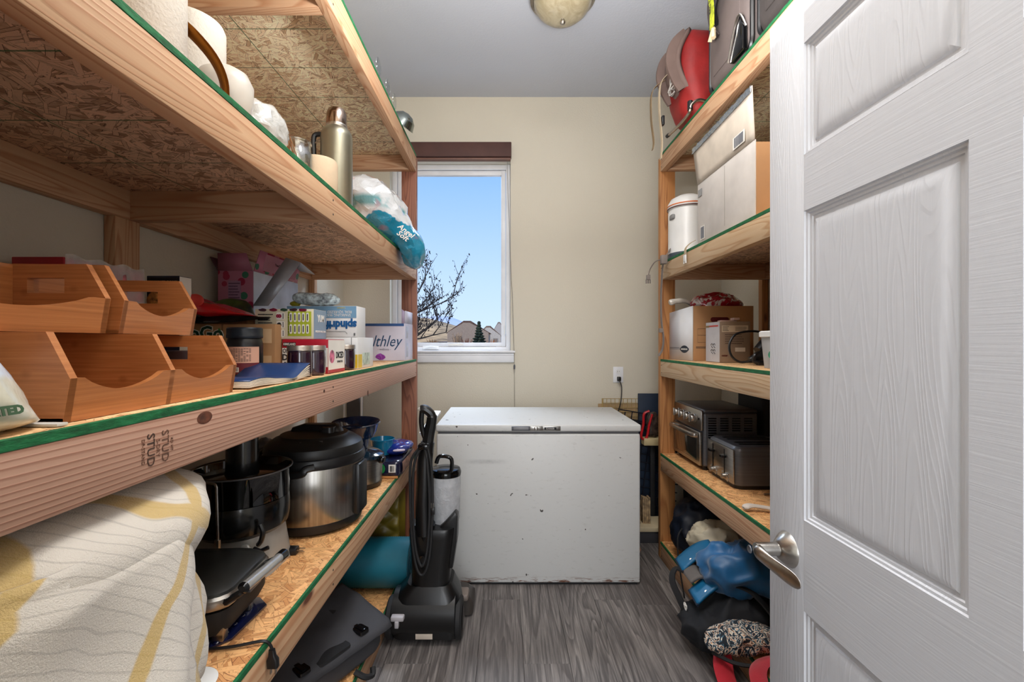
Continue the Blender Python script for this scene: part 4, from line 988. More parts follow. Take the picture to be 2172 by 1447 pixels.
# ============================================================ LEFT UNIT, low shelf (0.63)
def towelmat():
    t = NT('terry_towel'); v = t.co(); w = t.n('ShaderNodeTexNoise'); t.l(v, w.inputs['Vector']); w.inputs['Scale'].default_value = 5; w.inputs['Detail'].default_value = 2
    vm = t.n('ShaderNodeVectorMath', operation='SCALE'); t.l(w.outputs['Color'], vm.inputs[0]); vm.inputs['Scale'].default_value = .085
    va = t.n('ShaderNodeVectorMath', operation='ADD'); t.l(v, va.inputs[0]); t.l(vm.outputs[0], va.inputs[1])
    mp = t.n('ShaderNodeMapping'); t.l(va.outputs[0], mp.inputs[0]); mp.inputs['Rotation'].default_value = (.65, .1, .1); x = t.xyz(mp.outputs[0])
    def band(s, f, w0): return t.ramp(t.math('ABSOLUTE', t.math('SUBTRACT', t.math('FRACT', t.math('MULTIPLY', s, f)), .5)), [(w0, 1.), (w0*1.35, 0.)])
    th = band(x[2], 58, .06); yb = t.math('MAXIMUM', band(x[1], 4.6, .045), band(x[2], 3.9, .04))
    c = t.mix(t.math('MULTIPLY', th, .3), (222, 214, 202), (150, 142, 134))
    c = t.mix(t.math('MULTIPLY', yb, .75), c, (206, 168, 70))
    t.base(c); t.set(Roughness=.95, Sheen_Weight=.3); t.bump(t.noise(v, 420, 3, .7), .7, .003); return t.m
MTER = towelmat()
tl = thing('towel', 'cream striped terry towel draped over an appliance at near left', 'towel', (-.783, .638, T1))
prof = [(.452, .10), (.450, .17), (.438, .215), (.415, .252), (.385, .270), (.345, .268), (.30, .245), (.26, .228), (.20, .240), (.15, .252), (.10, .258), (.05, .262), (.004, .262)]
rings = []
for i, (z, xr) in enumerate(prof):
    ring = []
    for k in range(120):
        a = 2*PI*k/120; ca, sa = math.cos(a), math.sin(a); q = 2/3.2
        x = math.copysign(abs(ca)**q, ca)*xr; y = math.copysign(abs(sa)**q, sa)*(.265*(1-.10*math.exp(-((z-.26)/.06)**2)) if z < .41 else .265*xr/.25)
        dn = (1-z/.43)
        fold = .016*math.sin(a*5+1.2+z*5)*(.25+dn)+.010*math.sin(a*11+z*9)*(.2+dn)+.03*noise.noise(Vector((x*6, y*6, z*7)))+.022*(.5-abs(noise.noise(Vector((x*8+3, y*8, z*5)))))
        n_ = Vector((ca, sa, 0)); ring.append((x+n_.x*(fold-.006), y+n_.y*(fold-.006), z+.012*noise.noise(Vector((x*9, y*9, 3)))*(1 if i < 12 else 0)))
    rings.append(ring)
b = B(); b.loft(rings[::-1]); tw_ = b.done('cloth', MTER, tl, sharp=80, sub=1)
# hanging front fold with a hem and ring button
def fold(u, v):
    a = -.9+1.25*u; z = .40-.385*v
    x = .250+.028*math.sin(u*PI)*1.0+.03*v*math.sin(u*PI)+.012*math.sin(u*9+v*3)-.02*(v < .1); y = -.19+.30*u+.05*v*(u-.3)
    return (x+.014*noise.noise(Vector((y*9, z*9, 2))), y, z)
b = B(); b.grid(fold, 34, 30); b.done('front_fold', MTER, tl, sharp=80, solid=.006)
b = B(); b.tube([(.288+.0*math.cos(a), -.03+.012*math.cos(a), .17+.012*math.sin(a)) for a in [2*PI*k/20 for k in range(20)]], .0022, 6, closed=True); b.done('ring_button', M('straw_ring', (196, 160, 80), .6), tl)
wp = thing('white_tub', 'white plastic tub rim below the towel at shelf edge', 'tub', (-.60, .845, T1))
b = B(); b.lathe([(0, 0), (.040, 0), (.044, .012), (.046, .016), (.043, .018), (0, .018)], 40); b.done('lid', MWHITE, wp)
# sandwich press
gp = thing('sandwich_press', 'black and steel sandwich press left of the food processor', 'grill', (-.775, 1.06, T1+.012), .05); gp.scale = (1, .76, 1)
b = B(); b.loft([rrect(.30, .27, .05, .01), rrect(.32, .29, .05, .03), rrect(.32, .29, .05, .065)], caps=True); b.done('lower_housing', MBLKM, gp)
b = B(); b.loft([rrect(.33, .30, .055, .072), rrect(.336, .306, .055, .078), rrect(.336, .306, .055, .094), rrect(.328, .298, .055, .100)]); b.done('trim_band', MSTEEL, gp)
b = B(); b.loft([rrect(.326, .296, .053, .098), rrect(.322, .292, .053, .106), rrect(.29, .26, .05, .116), rrect(.20, .18, .04, .120)]); b.done('lid', M('press_lid', (38, 38, 36), .38), gp)
for hq in ([(.158, -.125, .085), (.195, -.14, .11), (.213, -.13, .128)], [(.158, .085, .085), (.195, .07, .105), (.213, .04, .116)]):
    b = B(); b.tube(hq, .008, 8); b.done('handle_arm', MBLK, gp)
b = B(); b.tube([(.213, -.165, .132), (.213, .05, .116)], .0115, 16); b.done('handle', M('handle_silver', (190, 188, 184), .3, .6), gp)
b = B(); b.tube([(.213, .05, .116), (.213, .085, .1135), (.212, .092, .113)], [.0128, .0135, .007], 14); b.done('handle_cap', MBLKG, gp)
b = B(); b.tube([(.213, -.165, .132), (.213, -.175, .1328)], [.0128, .007], 14); b.done('handle_cap', MBLKG, gp)
b = B(); b.box(.160, .171, -.02, .05, .060, .078, .002); b.done('latch', MDSTEEL, gp)
for fq in ((.125, .150, .03, .055), (.125, .150, -.12, -.09), (-.14, -.12, -.1, .1)):
    b = B(); b.box(*fq, -.006, .03, .003); b.done('foot', MSTEEL, gp)
nt = thing('blue_tray', 'shiny dark navy dimpled tray under the sandwich press', 'tray', (-.735, 1.04, T1)); nt.scale = (1, .8, 1)
b = B(); b.prism([(-.13, -.13), (.07, -.13), (.125, -.06), (.135, .10), (.10, .14), (-.13, .14)], 0, .006, None, .002)
for i in range(3):
    for j in range(5): b.blob(.016, .016, .006, p=2, n=10, m=6, amp=0, T=TR(.06+i*.02, -.08+j*.04, .004))
b.done('tray_body', M('navy_gloss', (16, 22, 58), .12, coat=1), nt)
# food processor
fp = thing('food_processor', 'smoked bowl food processor on a grey base', 'food processor', (-.790, 1.335, T1))
MSMK = M('smoked_plastic', (14, 15, 15), .22, coat=.4); MGREY = M('silver_plastic', (176, 174, 168), .38, .25)
b = B(); b.loft([rrect(.24, .20, .05, 0, 7), rrect(.236, .196, .05, .01, 7), rrect(.215, .19, .06, .10, 7), rrect(.21, .19, .07, .118, 7)]); b.done('motor_base', MGREY, fp)
b = B(); b.lathe([(0, .112), (.112, .112), (.126, .126), (.13, .15), (.13, .19), (.128, .205), (0, .205)], 56); b.done('lower_bowl', MSMK, fp)
b = B(); b.lathe([(.124, .205), (.129, .207), (.133, .285), (.136, .290), (.133, .293), (.129, .287), (.126, .212), (.124, .205)], 56); b.done('bowl_wall', glass_mat('smoked_clear', (48, 50, 50), .04), fp)
b = B(); b.lathe([(0, .262), (.05, .262), (.075, .256), (.118, .250), (.127, .256), (.127, .262), (.118, .268), (0, .275)], 56); b.done('lid', M('lid_dark', (24, 25, 24), .15, coat=.6), fp)
b = B(); b.tube([(.137*math.cos(a), .137*math.sin(a), .290) for a in [2*PI*k/56 for k in range(56)]], .0022, 6, closed=True); b.done('rim', MDSTEEL, fp)
b = B(); b.lathe([(0, .27), (.047, .27), (.045, .30), (.044, .43), (.0, .43)], 36, TR(0, 0, 0), sy=.9); b.done('feed_chute', M('chute_black', (24, 24, 25), .25, coat=.5), fp)
b = B(); b.tube(spl([(-.05, -.128, .288), (.0, -.139, .286), (.013, -.141, .28), (.016, -.143, .26), (.017, -.141, .18), (.016, -.137, .115), (.013, -.137, .105)], 5), .0035, 8); b.tube([(.016, -.139, .135), (.015, -.138, .10)], .008, 8); b.done('locking_arm', MNICK, fp)
b = B(); b.tube(spl([(.10, -.092, .10), (.112, -.10, .115), (.118, -.102, .14), (.11, -.10, .16)], 4), .007, 8); b.tube([(.095, -.105, .095), (.115, -.11, .09), (.135, -.105, .098)], .006, 8); b.done('latch', MBLK, fp)
b = B(); b.blob(.035, .016, .06, p=2.4, amp=0, T=TR(.068, -.100, .045)); b.done('control_pad', M('silver_light', (196, 194, 188), .3, .3), fp)
pg_ = thing('power_plug', 'black three prong plug lying between processor and pressure cooker', 'plug', (-.640, 1.40, T1))
b = B(); b.box(-.05, -.012, -.015, .013, 0, .022, .005); b.tube([(-.05, 0, .01), (-.09, .02, .008), (-.14, .05, .006)], .004, 8); b.done('plug_body', MBLK, pg_)
b = B(); 
for yy, zz in ((-.008, .014), (.006, .014), (0, .006)): b.box(-.012, .008, yy-.002, yy+.0015, zz-.0008, zz+.0008)
b.done('prongs', MNICK, pg_)
# pressure cooker
pc_ = thing('pressure_cooker', 'large steel electric pressure cooker with black lid', 'pressure cooker', (-.712, 1.665, T1))
def pcsteel():
    t = NT('cooker_steel'); v = t.co(); x = t.xyz(v); f = t.noise(t.co((90, 90, 2)), 1, 3)
    t.base(t.ramp(f, [(.3, (150, 146, 140)), (.7, (186, 182, 176))])); t.set(Metallic=1, Roughness=.27); t.p.inputs['Anisotropic'].default_value = .6; t.bump(f, .1, .0006); return t.m
b = B(); b.lathe([(0, 0), (.150, 0), (.168, .012), (.172, .035), (.172, .040), (0, .040)], 64); b.done('base_ring', MBLK, pc_)
b = B(); b.lathe([(0, .038), (.170, .038), (.172, .042), (.174, .225), (.171, .232), (0, .232)], 64); b.done('body', pcsteel(), pc_)
b = B(); b.lathe([(.168, .228), (.178, .230), (.181, .238), (.180, .250), (.176, .262), (.160, .270), (.0, .270)], 64); b.done('rim', MBLK, pc_)
b = B(); b.lathe([(0, .26), (.170, .262), (.174, .275), (.168, .295), (.140, .315), (.125, .320), (.118, .328), (.06, .336), (0, .338)], 64); b.done('lid', M('lid_black', (22, 22, 22), .42), pc_)
b = B(); b.loft([rrect(.20, .055, .02, .325, 5, .0, .02), rrect(.18, .05, .02, .345, 5, .0, .02), rrect(.12, .04, .018, .358, 5, .01, .02)]); b.loft([rrect(.05, .06, .015, .325, 5, .055, -.01), rrect(.045, .05, .015, .352, 5, .055, -.01)]); b.done('lid_handle', MBLK, pc_)
b = B(); b.tube(spl([(-.06, -.176, .222), (-.02, -.188, .220), (.035, -.188, .226), (.045, -.184, .24), (.07, -.170, .245)], 5), .012, 8, sq=(.6, 1)); b.done('front_handle', MBLK, pc_)
b = B(); b.box(.158, .186, -.055, .04, .04, .225, .01); b.done('control_panel', MBLK, pc_)
b = B(); b.mesh([(.005, -.145, .3115), (.080, -.120, .3125), (.072, -.105, .3205), (.002, -.128, .3195)], [(0, 1, 2, 3)]); b.done('nameplate', M('nameplate_grey', (90, 86, 84), .4), pc_)
b = B(); b.blob(.03, .07, .05, p=3, amp=0, T=TR(-.185, 0, .22)); b.done('side_handle', MBLK, pc_)
# slow cooker
sc_ = thing('slow_cooker', 'small oval silver slow cooker with black rim beyond the pressure cooker', 'slow cooker', (-.690, 2.065, T1))
b = B(); b.lathe([(0, 0), (.105, 0), (.115, .01), (.118, .025), (0, .025)], 48, sx=1, sy=.85); b.done('base', MBLK, sc_)
b = B(); b.lathe([(0, .022), (.116, .022), (.120, .135), (0, .135)], 48, sx=1, sy=.85); b.done('body', MSTEEL, sc_)
b = B(); b.lathe([(0, .13), (.118, .13), (.127, .137), (.126, .150), (.10, .165), (.05, .176), (0, .178)], 48, sx=1, sy=.85); b.done('lid', M('teal_black', (14, 36, 52), .12, coat=1), sc_)
b = B(); b.blob(.034, .05, .03, p=2.6, amp=0, T=TR(.128, -.035, .115)); b.done('handle', MBLKG, sc_)
b = B(); b.lathe([(0, 0), (.011, 0), (.008, .012), (0, .014)], 20, TR(.02, -.10, .06, PI/2)); b.done('knob', MBLK, sc_)
# dark blue juicer hopper
jh = thing('juicer_hopper', 'dark blue glossy oval plastic hopper standing on the slow cooker', 'bowl', (-.686, 2.06, T1+.180))
MNV = M('navy_plastic', (16, 38, 72), .12, coat=1)
b = B(); b.lathe([(0, 0), (.05, 0), (.055, .04), (.078, .05), (.092, .075), (.108, .115), (.112, .118), (.109, .122), (.103, .116), (.088, .078), (.072, .056), (.0, .050)], 48, TR(0, 0, 0, .12, 0, 0), sx=1, sy=.8); b.done('hopper', MNV, jh)
b = B(); b.grid(lambda u, v: (-.07+.15*u, -.02+.03*math.sin(u*5), .055+.052*v*(1-.4*abs(u-.5))), 14, 3); b.lathe([(.012, 0), (.018, .004), (.012, .008), (.010, .004), (.012, 0)], 20, TR(-.03, -.04, .062)); b.done('inner_fin', MNV, jh, solid=.003)
lc = thing('food_canister', 'canister with pale blue lid behind the pressure cooker', 'container', (-.845, 1.93, T1))
b = B(); b.lathe([(0, 0), (.062, 0), (.068, .01), (.074, .265), (0, .265)], 40); b.done('body', M('blue_grey_plastic', (96, 124, 150), .3), lc)
b = B(); b.lathe([(0, .262), (.080, .262), (.086, .268), (.086, .278), (.080, .284), (.074, .279), (0, .279)], 40); b.lathe([(0, .279), (.02, .279), (.018, .284), (0, .285)], 16); b.done('lid', M('pale_blue_lid', (140, 190, 224), .2, coat=.5), lc)
kp = thing('sauce_pan', 'black pan behind the food processor', 'pan', (-.985, 1.80, T1)); b = B(); b.lathe([(0, 0), (.085, 0), (.095, .01), (.10, .23), (.106, .235), (.10, .238), (.093, .228), (.088, .012), (0, .01)], 40); b.done('pan_body', MBLK, kp)
b = B(); b.blob(.10, .10, .09, p=2, amp=.016, freq=18, seed=7, T=TR(.035, -.02, .19)); b.done('crumpled_bag', M('pale_blue_film', (120, 134, 160), .25, coat=.5), kp)
tlb = thing('teal_bowl', 'small teal plastic bowl behind the dark blue hopper', 'bowl', (-.625, 2.27, T1+.095)); b = B(); b.lathe([(0, 0), (.04, 0), (.055, .05), (.060, .075), (.063, .078), (.058, .080), (.052, .05), (.036, .006), (0, .006)], 36); b.done('bowl', M('teal_plastic', (10, 120, 160), .2, coat=.5), tlb)
cf = thing('coffee_bag', 'dark navy coffee bag lying flat at shelf end with barcode', 'bag', (-.565, 2.165, T1+.001))
MCOF = M('navy_film', (26, 28, 54), .25, coat=.5, bump=.3, bs=26, bd=.005)
b = B(); b.blob(.12, .33, .088, p=5, amp=.006, freq=14, seed=6, T=TR(0, .165, 0)); b.done('pouch', MCOF, cf)
b = B(); b.box(-.05, .045, -.004, .002, .0, .012, .002); b.done('bottom_seam', M('tan_seam', (190, 130, 70), .6), cf)
b = B(); b.grid(lambda u, v: (.0605+.003*math.sin(v*3), .02+.29*u, .02+.055*v), 14, 4); b.done('brown_side', M('brown_print', (150, 110, 92), .4, var=.3, vs=40), cf)
b = B(); b.box(.0, .034, -.0045, -.0035, .030, .068); b.done('label', MPAPER, cf); barcode(cf, .006, .028, .034, .062, y=-.0048)
b = B(); b.lathe([(0, 0), (.018, 0), (0, .001)], 18, TR(-.035, -.0035, .048, PI/2), sy=1.3); b.done('green_mark', M('green_print', (20, 130, 60), .4), cf)
bb2 = thing('blue_bag', 'crumpled bright blue snack bag on top of the coffee bag', 'bag', (-.562, 2.34, T1+.090)); b = B(); b.blob(.15, .22, .055, p=2.2, amp=.014, freq=16, seed=15); b.done('pouch', M('blue_film', (24, 44, 130), .18, coat=1, var=.2, bump=.5, bs=26, bd=.006), bb2)
b = B(); b.blob(.06, .02, .012, p=3, amp=.001, T=TR(.03, -.105, .025, -.2, 0, .3)); b.done('white_label', M('label_white', (206, 190, 206), .5), bb2)
# hanging cord with plug
hc = thing('hanging_cord', 'black appliance cord with two prong plug hanging over shelf edge', 'cord', (-.553, .975, T1))
b = B(); b.tube(spl([(-.17, -.015, .005), (-.10, -.02, .006), (-.04, -.012, .006), (.005, .0, .008), (.024, .006, .006), (.033, .010, -.006), (.036, .012, -.020)], 6), .0034, 8); b.done('cable', MBLK, hc)
b = B(); b.loft([rrect(.012, .010, .003, -.016, 4, .035, .012), rrect(.016, .012, .004, -.030, 4, .036, .012), rrect(.024, .015, .004, -.038, 4, .037, .012), rrect(.024, .015, .004, -.055, 4, .038, .012)]); b.done('plug', MBLK, hc)
b = B(); b.box(.031, .0335, .009, .015, -.070, -.054); b.box(.0425, .045, .009, .015, -.070, -.054); b.done('prongs', MNICK, hc)
# ============================================================ LEFT UNIT, bottom deck (0.101)
MBAG = M('charcoal_canvas', (62, 62, 66), .85, bump=.4, bs=500, bd=.001)
ms = thing('messenger_bag', 'dark grey canvas messenger bag hanging over the bottom left shelf', 'bag', (-.457, 1.72, T0+.002), math.radians(-122.3))
def msf(v): return (v.x, v.y, v.z+max(0, -v.y+.02)*.30 if v.z > .03 else v.z)
b = B(); b.blob(.46, .32, .105, p=5, amp=.008, freq=7, seed=3, n=60, m=26, T=TR(.22, -.16, 0), fn=None); b.done('body', MBAG, ms, sharp=80)
b = B(); b.grid(lambda u, v: (-.015+.48*u, .012-.30*v, (.108+.016*math.sin(v*2.5)+.05*v**1.5+.010*noise.noise(Vector((u*5, v*4, 1)))-(.02 if v == 0 else 0))), 30, 16); b.done('flap', MBAG, ms, solid=.008, sharp=80)
for k, x in enumerate((.10, .34)):
    b = B(); b.tube([(x, -.28, .170), (x, -.2, .150), (x, -.12, .134), (x, -.05, .123)], .018, 4, sq=(1, .12), up=(0, 0, 1)); st_ = b.done('strap', MBLKM, ms)
    b = B(); b.loft([rrect(.042, .055, .01, .118, 4, x, -.03), rrect(.040, .052, .01, .128, 4, x, -.03)]); b.box(x-.008, x+.008, -.06, -.01, .126, .132, .002); b.done('buckle', MBLKG, st_)
b = B(); b.loft([rrect(.13, .05, .012, .112, 4, .23, -.022), rrect(.128, .048, .012, .120, 4, .23, -.022)]); b.done('grab_handle', MBLKM, ms)
b = B(); b.tube(spl([(.16, .01, .02), (.14, .04, .0), (.11, .045, -.01), (.10, .035, .01)], 4), .010, 6); b.done('strap_end', MBLKM, ms)
fr_ = thing('foam_roller', 'ribbed teal rolled exercise mat lying across the bottom left shelf', 'exercise mat', (-.705, 2.175, T0+.004))
b = B(); rings = []
N = 106
for i in range(N):
    x = -.28+.53*i/(N-1); rr_ = .112+(.0028 if i % 2 else 0)
    rings.append([(x, rr_*math.cos(a), .114+rr_*math.sin(a)) for a in [2*PI*k/40 for k in range(40)]])
b.loft(rings); b.done('roll', M('teal_foam', (10, 104, 124), .55, bump=.1, bs=300), fr_, sharp=60)
b = B(); b.tube([(.2515, (.015+.0022*k)*math.cos(k*.45), .114+(.015+.0022*k)*math.sin(k*.45)) for k in range(44)], .0016, 4); b.done('spiral_edge', M('teal_dark', (6, 60, 76), .6), fr_)
qb = thing('quilted_cushion', 'olive gold quilted cushion in the dark far corner of the bottom shelf', 'cushion', (-.80, 2.43, T0))
b = B(); b.grid(lambda u, v: (-.26+.50*u, -.07-.03*math.sin(PI*u)*math.sin(PI*v)-.014*abs(math.sin((u+v)*13))*abs(math.sin((u-v)*13)), .01+.36*v), 60, 40)
b.grid(lambda u, v: (-.26+.50*u, .07, .01+.36*v), 2, 2); b.done('cover', M('olive_satin', (112, 96, 24), .4, bump=.1), qb, solid=.01)
# ============================================================ VACUUM
vc = thing('upright_vacuum', 'black upright vacuum cleaner standing beside the freezer', 'vacuum cleaner', (-.318, 2.0, 0))
VB = M('vacuum_black', (11, 11, 12), .36, coat=.12)
b = B(); b.loft([rrect(.19, .17, .05, .13, 6, -.012, 0), rrect(.165, .15, .05, .20, 6, -.01, 0), rrect(.175, .155, .05, .30, 6, -.008, 0), rrect(.196, .165, .045, .44, 6, -.004, 0), rrect(.200, .168, .045, .475, 6, -.002, 0), rrect(.196, .160, .045, .482, 6, 0, 0)]); b.done('main_body', VB, vc)
b = B(); b.tube([(-.165, -.03, .108), (.105, -.03, .108)], .098, 28); b.loft([rrect(.30, .19, .05, .03, 6, -.02, -.02), rrect(.31, .20, .06, .10, 6, -.02, -.02), rrect(.28, .18, .06, .19, 6, -.02, -.01), rrect(.20, .17, .05, .235, 6, -.012, .01)]); b.done('motor_housing', VB, vc)
b = B(); b.loft([rrect(.25, .17, .03, .012, 5, .045, .17), rrect(.25, .17, .03, .06, 5, .045, .17), rrect(.20, .13, .03, .10, 5, .045, .15)]); b.done('nozzle_head', M('nozzle_grey', (60, 54, 50), .35), vc)
b = B(); b.box(.09, .15, .05, .13, .095, .125, .01); b.done('head_cover', M('taupe_plastic', (120, 108, 100), .4), vc)
for xx in (-.178, .118):
    b = B(); b.lathe([(0, -.016), (.060, -.016), (.080, -.014), (.086, -.008), (.086, .008), (.080, .014), (.06, .016), (0, .016)], 36, TR(xx, -.045, .088, 0, PI/2, 0)); w = b.done('wheel', MBLKM, vc)
    b = B(); b.lathe([(0, 0), (.05, 0), (.055, .003), (.045, .006), (0, .007)], 30, TR(xx+(.016 if xx > 0 else -.016), -.045, .088, 0, PI/2 if xx > 0 else -PI/2, 0)); b.done('hub_cap', MBLKG, w)
b = B(); b.box(-.16, -.105, -.145, -.10, .125, .145, .005); b.box(-.142, -.125, -.150, -.13, .10, .128, .003); b.done('foot_pedal', M('light_grey_plastic', (176, 172, 176), .4), vc)
b = B(); b.box(-.06, .012, -.1185, -.117, .035, .058, .0005); b.done('rating_label', M('cream_label', (206, 192, 176), .6), vc)
b = B(); b.tube([(-.032, -.06, .46), (-.036, -.06, .60), (-.030, -.06, .78), (-.018, -.055, .86)], [.040, .036, .033, .030], 12); b.tube([(-.032, -.03, .40), (-.032, -.05, .50)], .045, 10); b.done('neck', VB, vc)
b = B(); b.tube(spl([(-.020, -.055, .84), (-.012, -.055, .90), (.0, -.06, .96), (-.004, -.062, .985), (-.028, -.065, 1.005), (-.046, -.065, 1.005)], 5), [.025]*8+[.023]*5+[.019]*13, 10); b.tube(spl([(-.022, -.055, .86), (-.038, -.06, .90), (-.045, -.065, .95), (-.042, -.065, 1.0)], 5), .011, 8); b.done('grip_handle', VB, vc)
b = B(); b.box(-.060, -.024, -.078, -.052, 1.000, 1.012, .003); b.done('grip_cap', M('cap_grey', (176, 172, 160), .4), vc)
b = B(); b.lathe([(.0, .47), (.058, .47), (.066, .50), (.070, .66), (.068, .71), (0, .712)], 36, TR(.048, .035, 0)); b.done('dust_cup', film_mat('cup_clear', (210, 212, 216), .25, .12), vc)
b = B(); b.lathe([(0, .69), (.070, .69), (.072, .705), (.066, .72), (0, .728)], 36, TR(.048, .035, 0)); b.tube(spl([(.02, -.03, .72), (.075, -.035, .722), (.085, -.035, .75), (.078, -.035, .785), (.03, -.03, .79), (.015, -.03, .76)], 4), .009, 8); b.done('cup_lid', MBLKG, vc)
b = B(); b.lathe([(0, .48), (.03, .48), (.045, .66), (0, .67)], 24, TR(.048, .035, 0)); b.done('cyclone_cone', M('cyclone_grey', (186, 186, 188), .4), vc)
b = B(); b.prism([(.01, .46), (.10, .55), (.112, .53), (.108, .42), (.09, .30), (.07, .30), (.06, .44)], -.05, .03, XZY, .006); b.done('side_fin', VB, vc)
b = B(); b.tube(spl([(-.05, -.085, .84), (-.085, -.09, .78), (-.088, -.09, .62), (-.078, -.095, .44), (-.058, -.10, .33), (-.036, -.10, .30), (-.015, -.10, .33), (.0, -.095, .42), (.008, -.09, .6), (.004, -.088, .74), (-.012, -.085, .83), (-.035, -.085, .86)], 6, True), .006, 8, closed=True)
b.tube(spl([(-.045, -.09, .835), (-.072, -.095, .76), (-.076, -.096, .58), (-.064, -.10, .42), (-.036, -.105, .34), (-.012, -.10, .42), (-.004, -.096, .62), (-.02, -.09, .82)], 6, True), .006, 8, closed=True); b.done('power_cord', MBLKM, vc)
b = B(); b.box(-.055, -.010, -.10, -.06, .835, .858, .006); b.done('cord_hook', MBLKG, vc)
b = B(); b.lathe([(0, 0), (.018, 0), (.02, .01), (0, .012)], 16, TR(-.036, -.09, .36, PI/2)); b.done('cord_hook', MBLKG, vc)
b = B(); b.box(.0, .018, -.10, -.08, .555, .585, .004); b.done('cord_plug', MBLK, vc); b = B(); b.box(.002, .004, -.095, -.09, .585, .605); b.box(.011, .013, -.095, -.09, .585, .605); b.done('prongs', MNICK, vc)
for z in (.503, .466):
    b = B(); b.lathe([(0, 0), (.008, 0), (.007, .003), (0, .004)], 16, TR(-.026, -.092 if z > .48 else -.088, z, PI/2)); b.done('button', M('button_grey', (150, 146, 146), .5), vc)
rp = thing('folded_white_rack', 'white ribbed plastic strip leaning between shelf post and freezer', 'rack', (-.42, 2.60, .0)); b = B(); b.tube([(-.03, -.15, .79), (.01, .12, .87)], .02, 4, sq=(1, .35)); b.tube([(-.01, 0, 0), (-.01, 0, .83)], .010, 8); b.done('rail', MWHITE, rp)
# ============================================================ RIGHT UNIT, top deck (2.421)
MRF = M('red_pack_cloth', (148, 26, 24), .6, var=.12, bump=.25, bs=40, bd=.004); MTAUPE = M('taupe_webbing', (112, 92, 84), .8); MSTR = M('sand_webbing', (186, 168, 140), .8)
bp = thing('hiking_backpack', 'red framed hiking backpack at the far end of the top shelf', 'backpack', (1.03, 2.36, T4+.001))
b = B(); b.blob(.22, .28, .50, p=2.8, amp=.014, freq=6, seed=2, n=48, m=30, fn=lambda v: (v.x+.10*(v.z-.2)*0-.03*math.sin(v.z*5), v.y, v.z)); b.done('pack_body', MRF, bp, sharp=80)
b = B(); b.grid(lambda u, v: (-.085-.055*math.sin(PI*u)-.03*math.sin(PI*v), -.11+.17*v, .17+.30*u), 18, 10); b.done('hip_belt', MTAUPE, bp, solid=.018, sharp=80)
for k, (dy, x2) in enumerate(((-.09, -.135), (.05, -.15))):
    b = B(); b.tube(spl([(-.10, dy, .46), (-.16, dy, .40), (-.18, dy, .31), (-.15, dy, .22), (-.12, dy, .17)], 6), .024, 4, sq=(1, .3), up=(0, 1, 0)); b.done('shoulder_strap', MTAUPE, bp, sharp=60)
for k, (x, y, c, z1_) in enumerate(((-.205, -.02, MSTR, -.16), (-.225, .05, M('olive_webbing', (130, 108, 78), .8), -.08))):
    b = B(); b.tube(spl([(-.15, y, .30), (x, y, .24), (x-.008, y, .10), (x+.006, y, z1_*.4), (x, y, z1_)], 6), .012, 4, sq=(1, .12), up=(1, 0, 0)); b.done('webbing_tail', c, bp)
b = B(); b.box(-.20, -.186, -.03, -.005, .02, .07, .004); b.done('buckle', MBLK, bp)
MTUBE = brushed('tube_metal', (190, 176, 160), .3, (10, 10, 10), .02)
b = B(); b.tube(spl([(.02, -.16, .05), (-.06, -.165, .075), (-.10, -.16, .055), (-.108, -.15, .02), (-.112, -.08, .012), (-.12, .0, .010), (-.13, .07, .010)], 6), .008, 10); b.done('frame_tube', MTUBE, bp)
b = B(); b.tube([(-.106, -.155, .03), (-.104, -.15, .075)], .013, 10); b.tube([(-.13, .065, .010), (-.133, .085, .010)], .010, 10); b.done('tube_joint', MBLK, bp)
rg = random.Random(7); b = B()
b.tube(spl([(-.155+rg.uniform(-.02, .02), -.06+rg.uniform(-.03, .03), .20+rg.uniform(-.05, .06)) for _ in range(16)], 5), .003, 6); b.done('tangled_cord', M('grey_cord', (170, 164, 156), .8), bp)
MSUIT = M('taupe_suitcase_cloth', (104, 92, 88), .7, bump=.25, bs=350, bd=.001); MPIPE = M('silver_piping', (150, 146, 140), .3, .7)
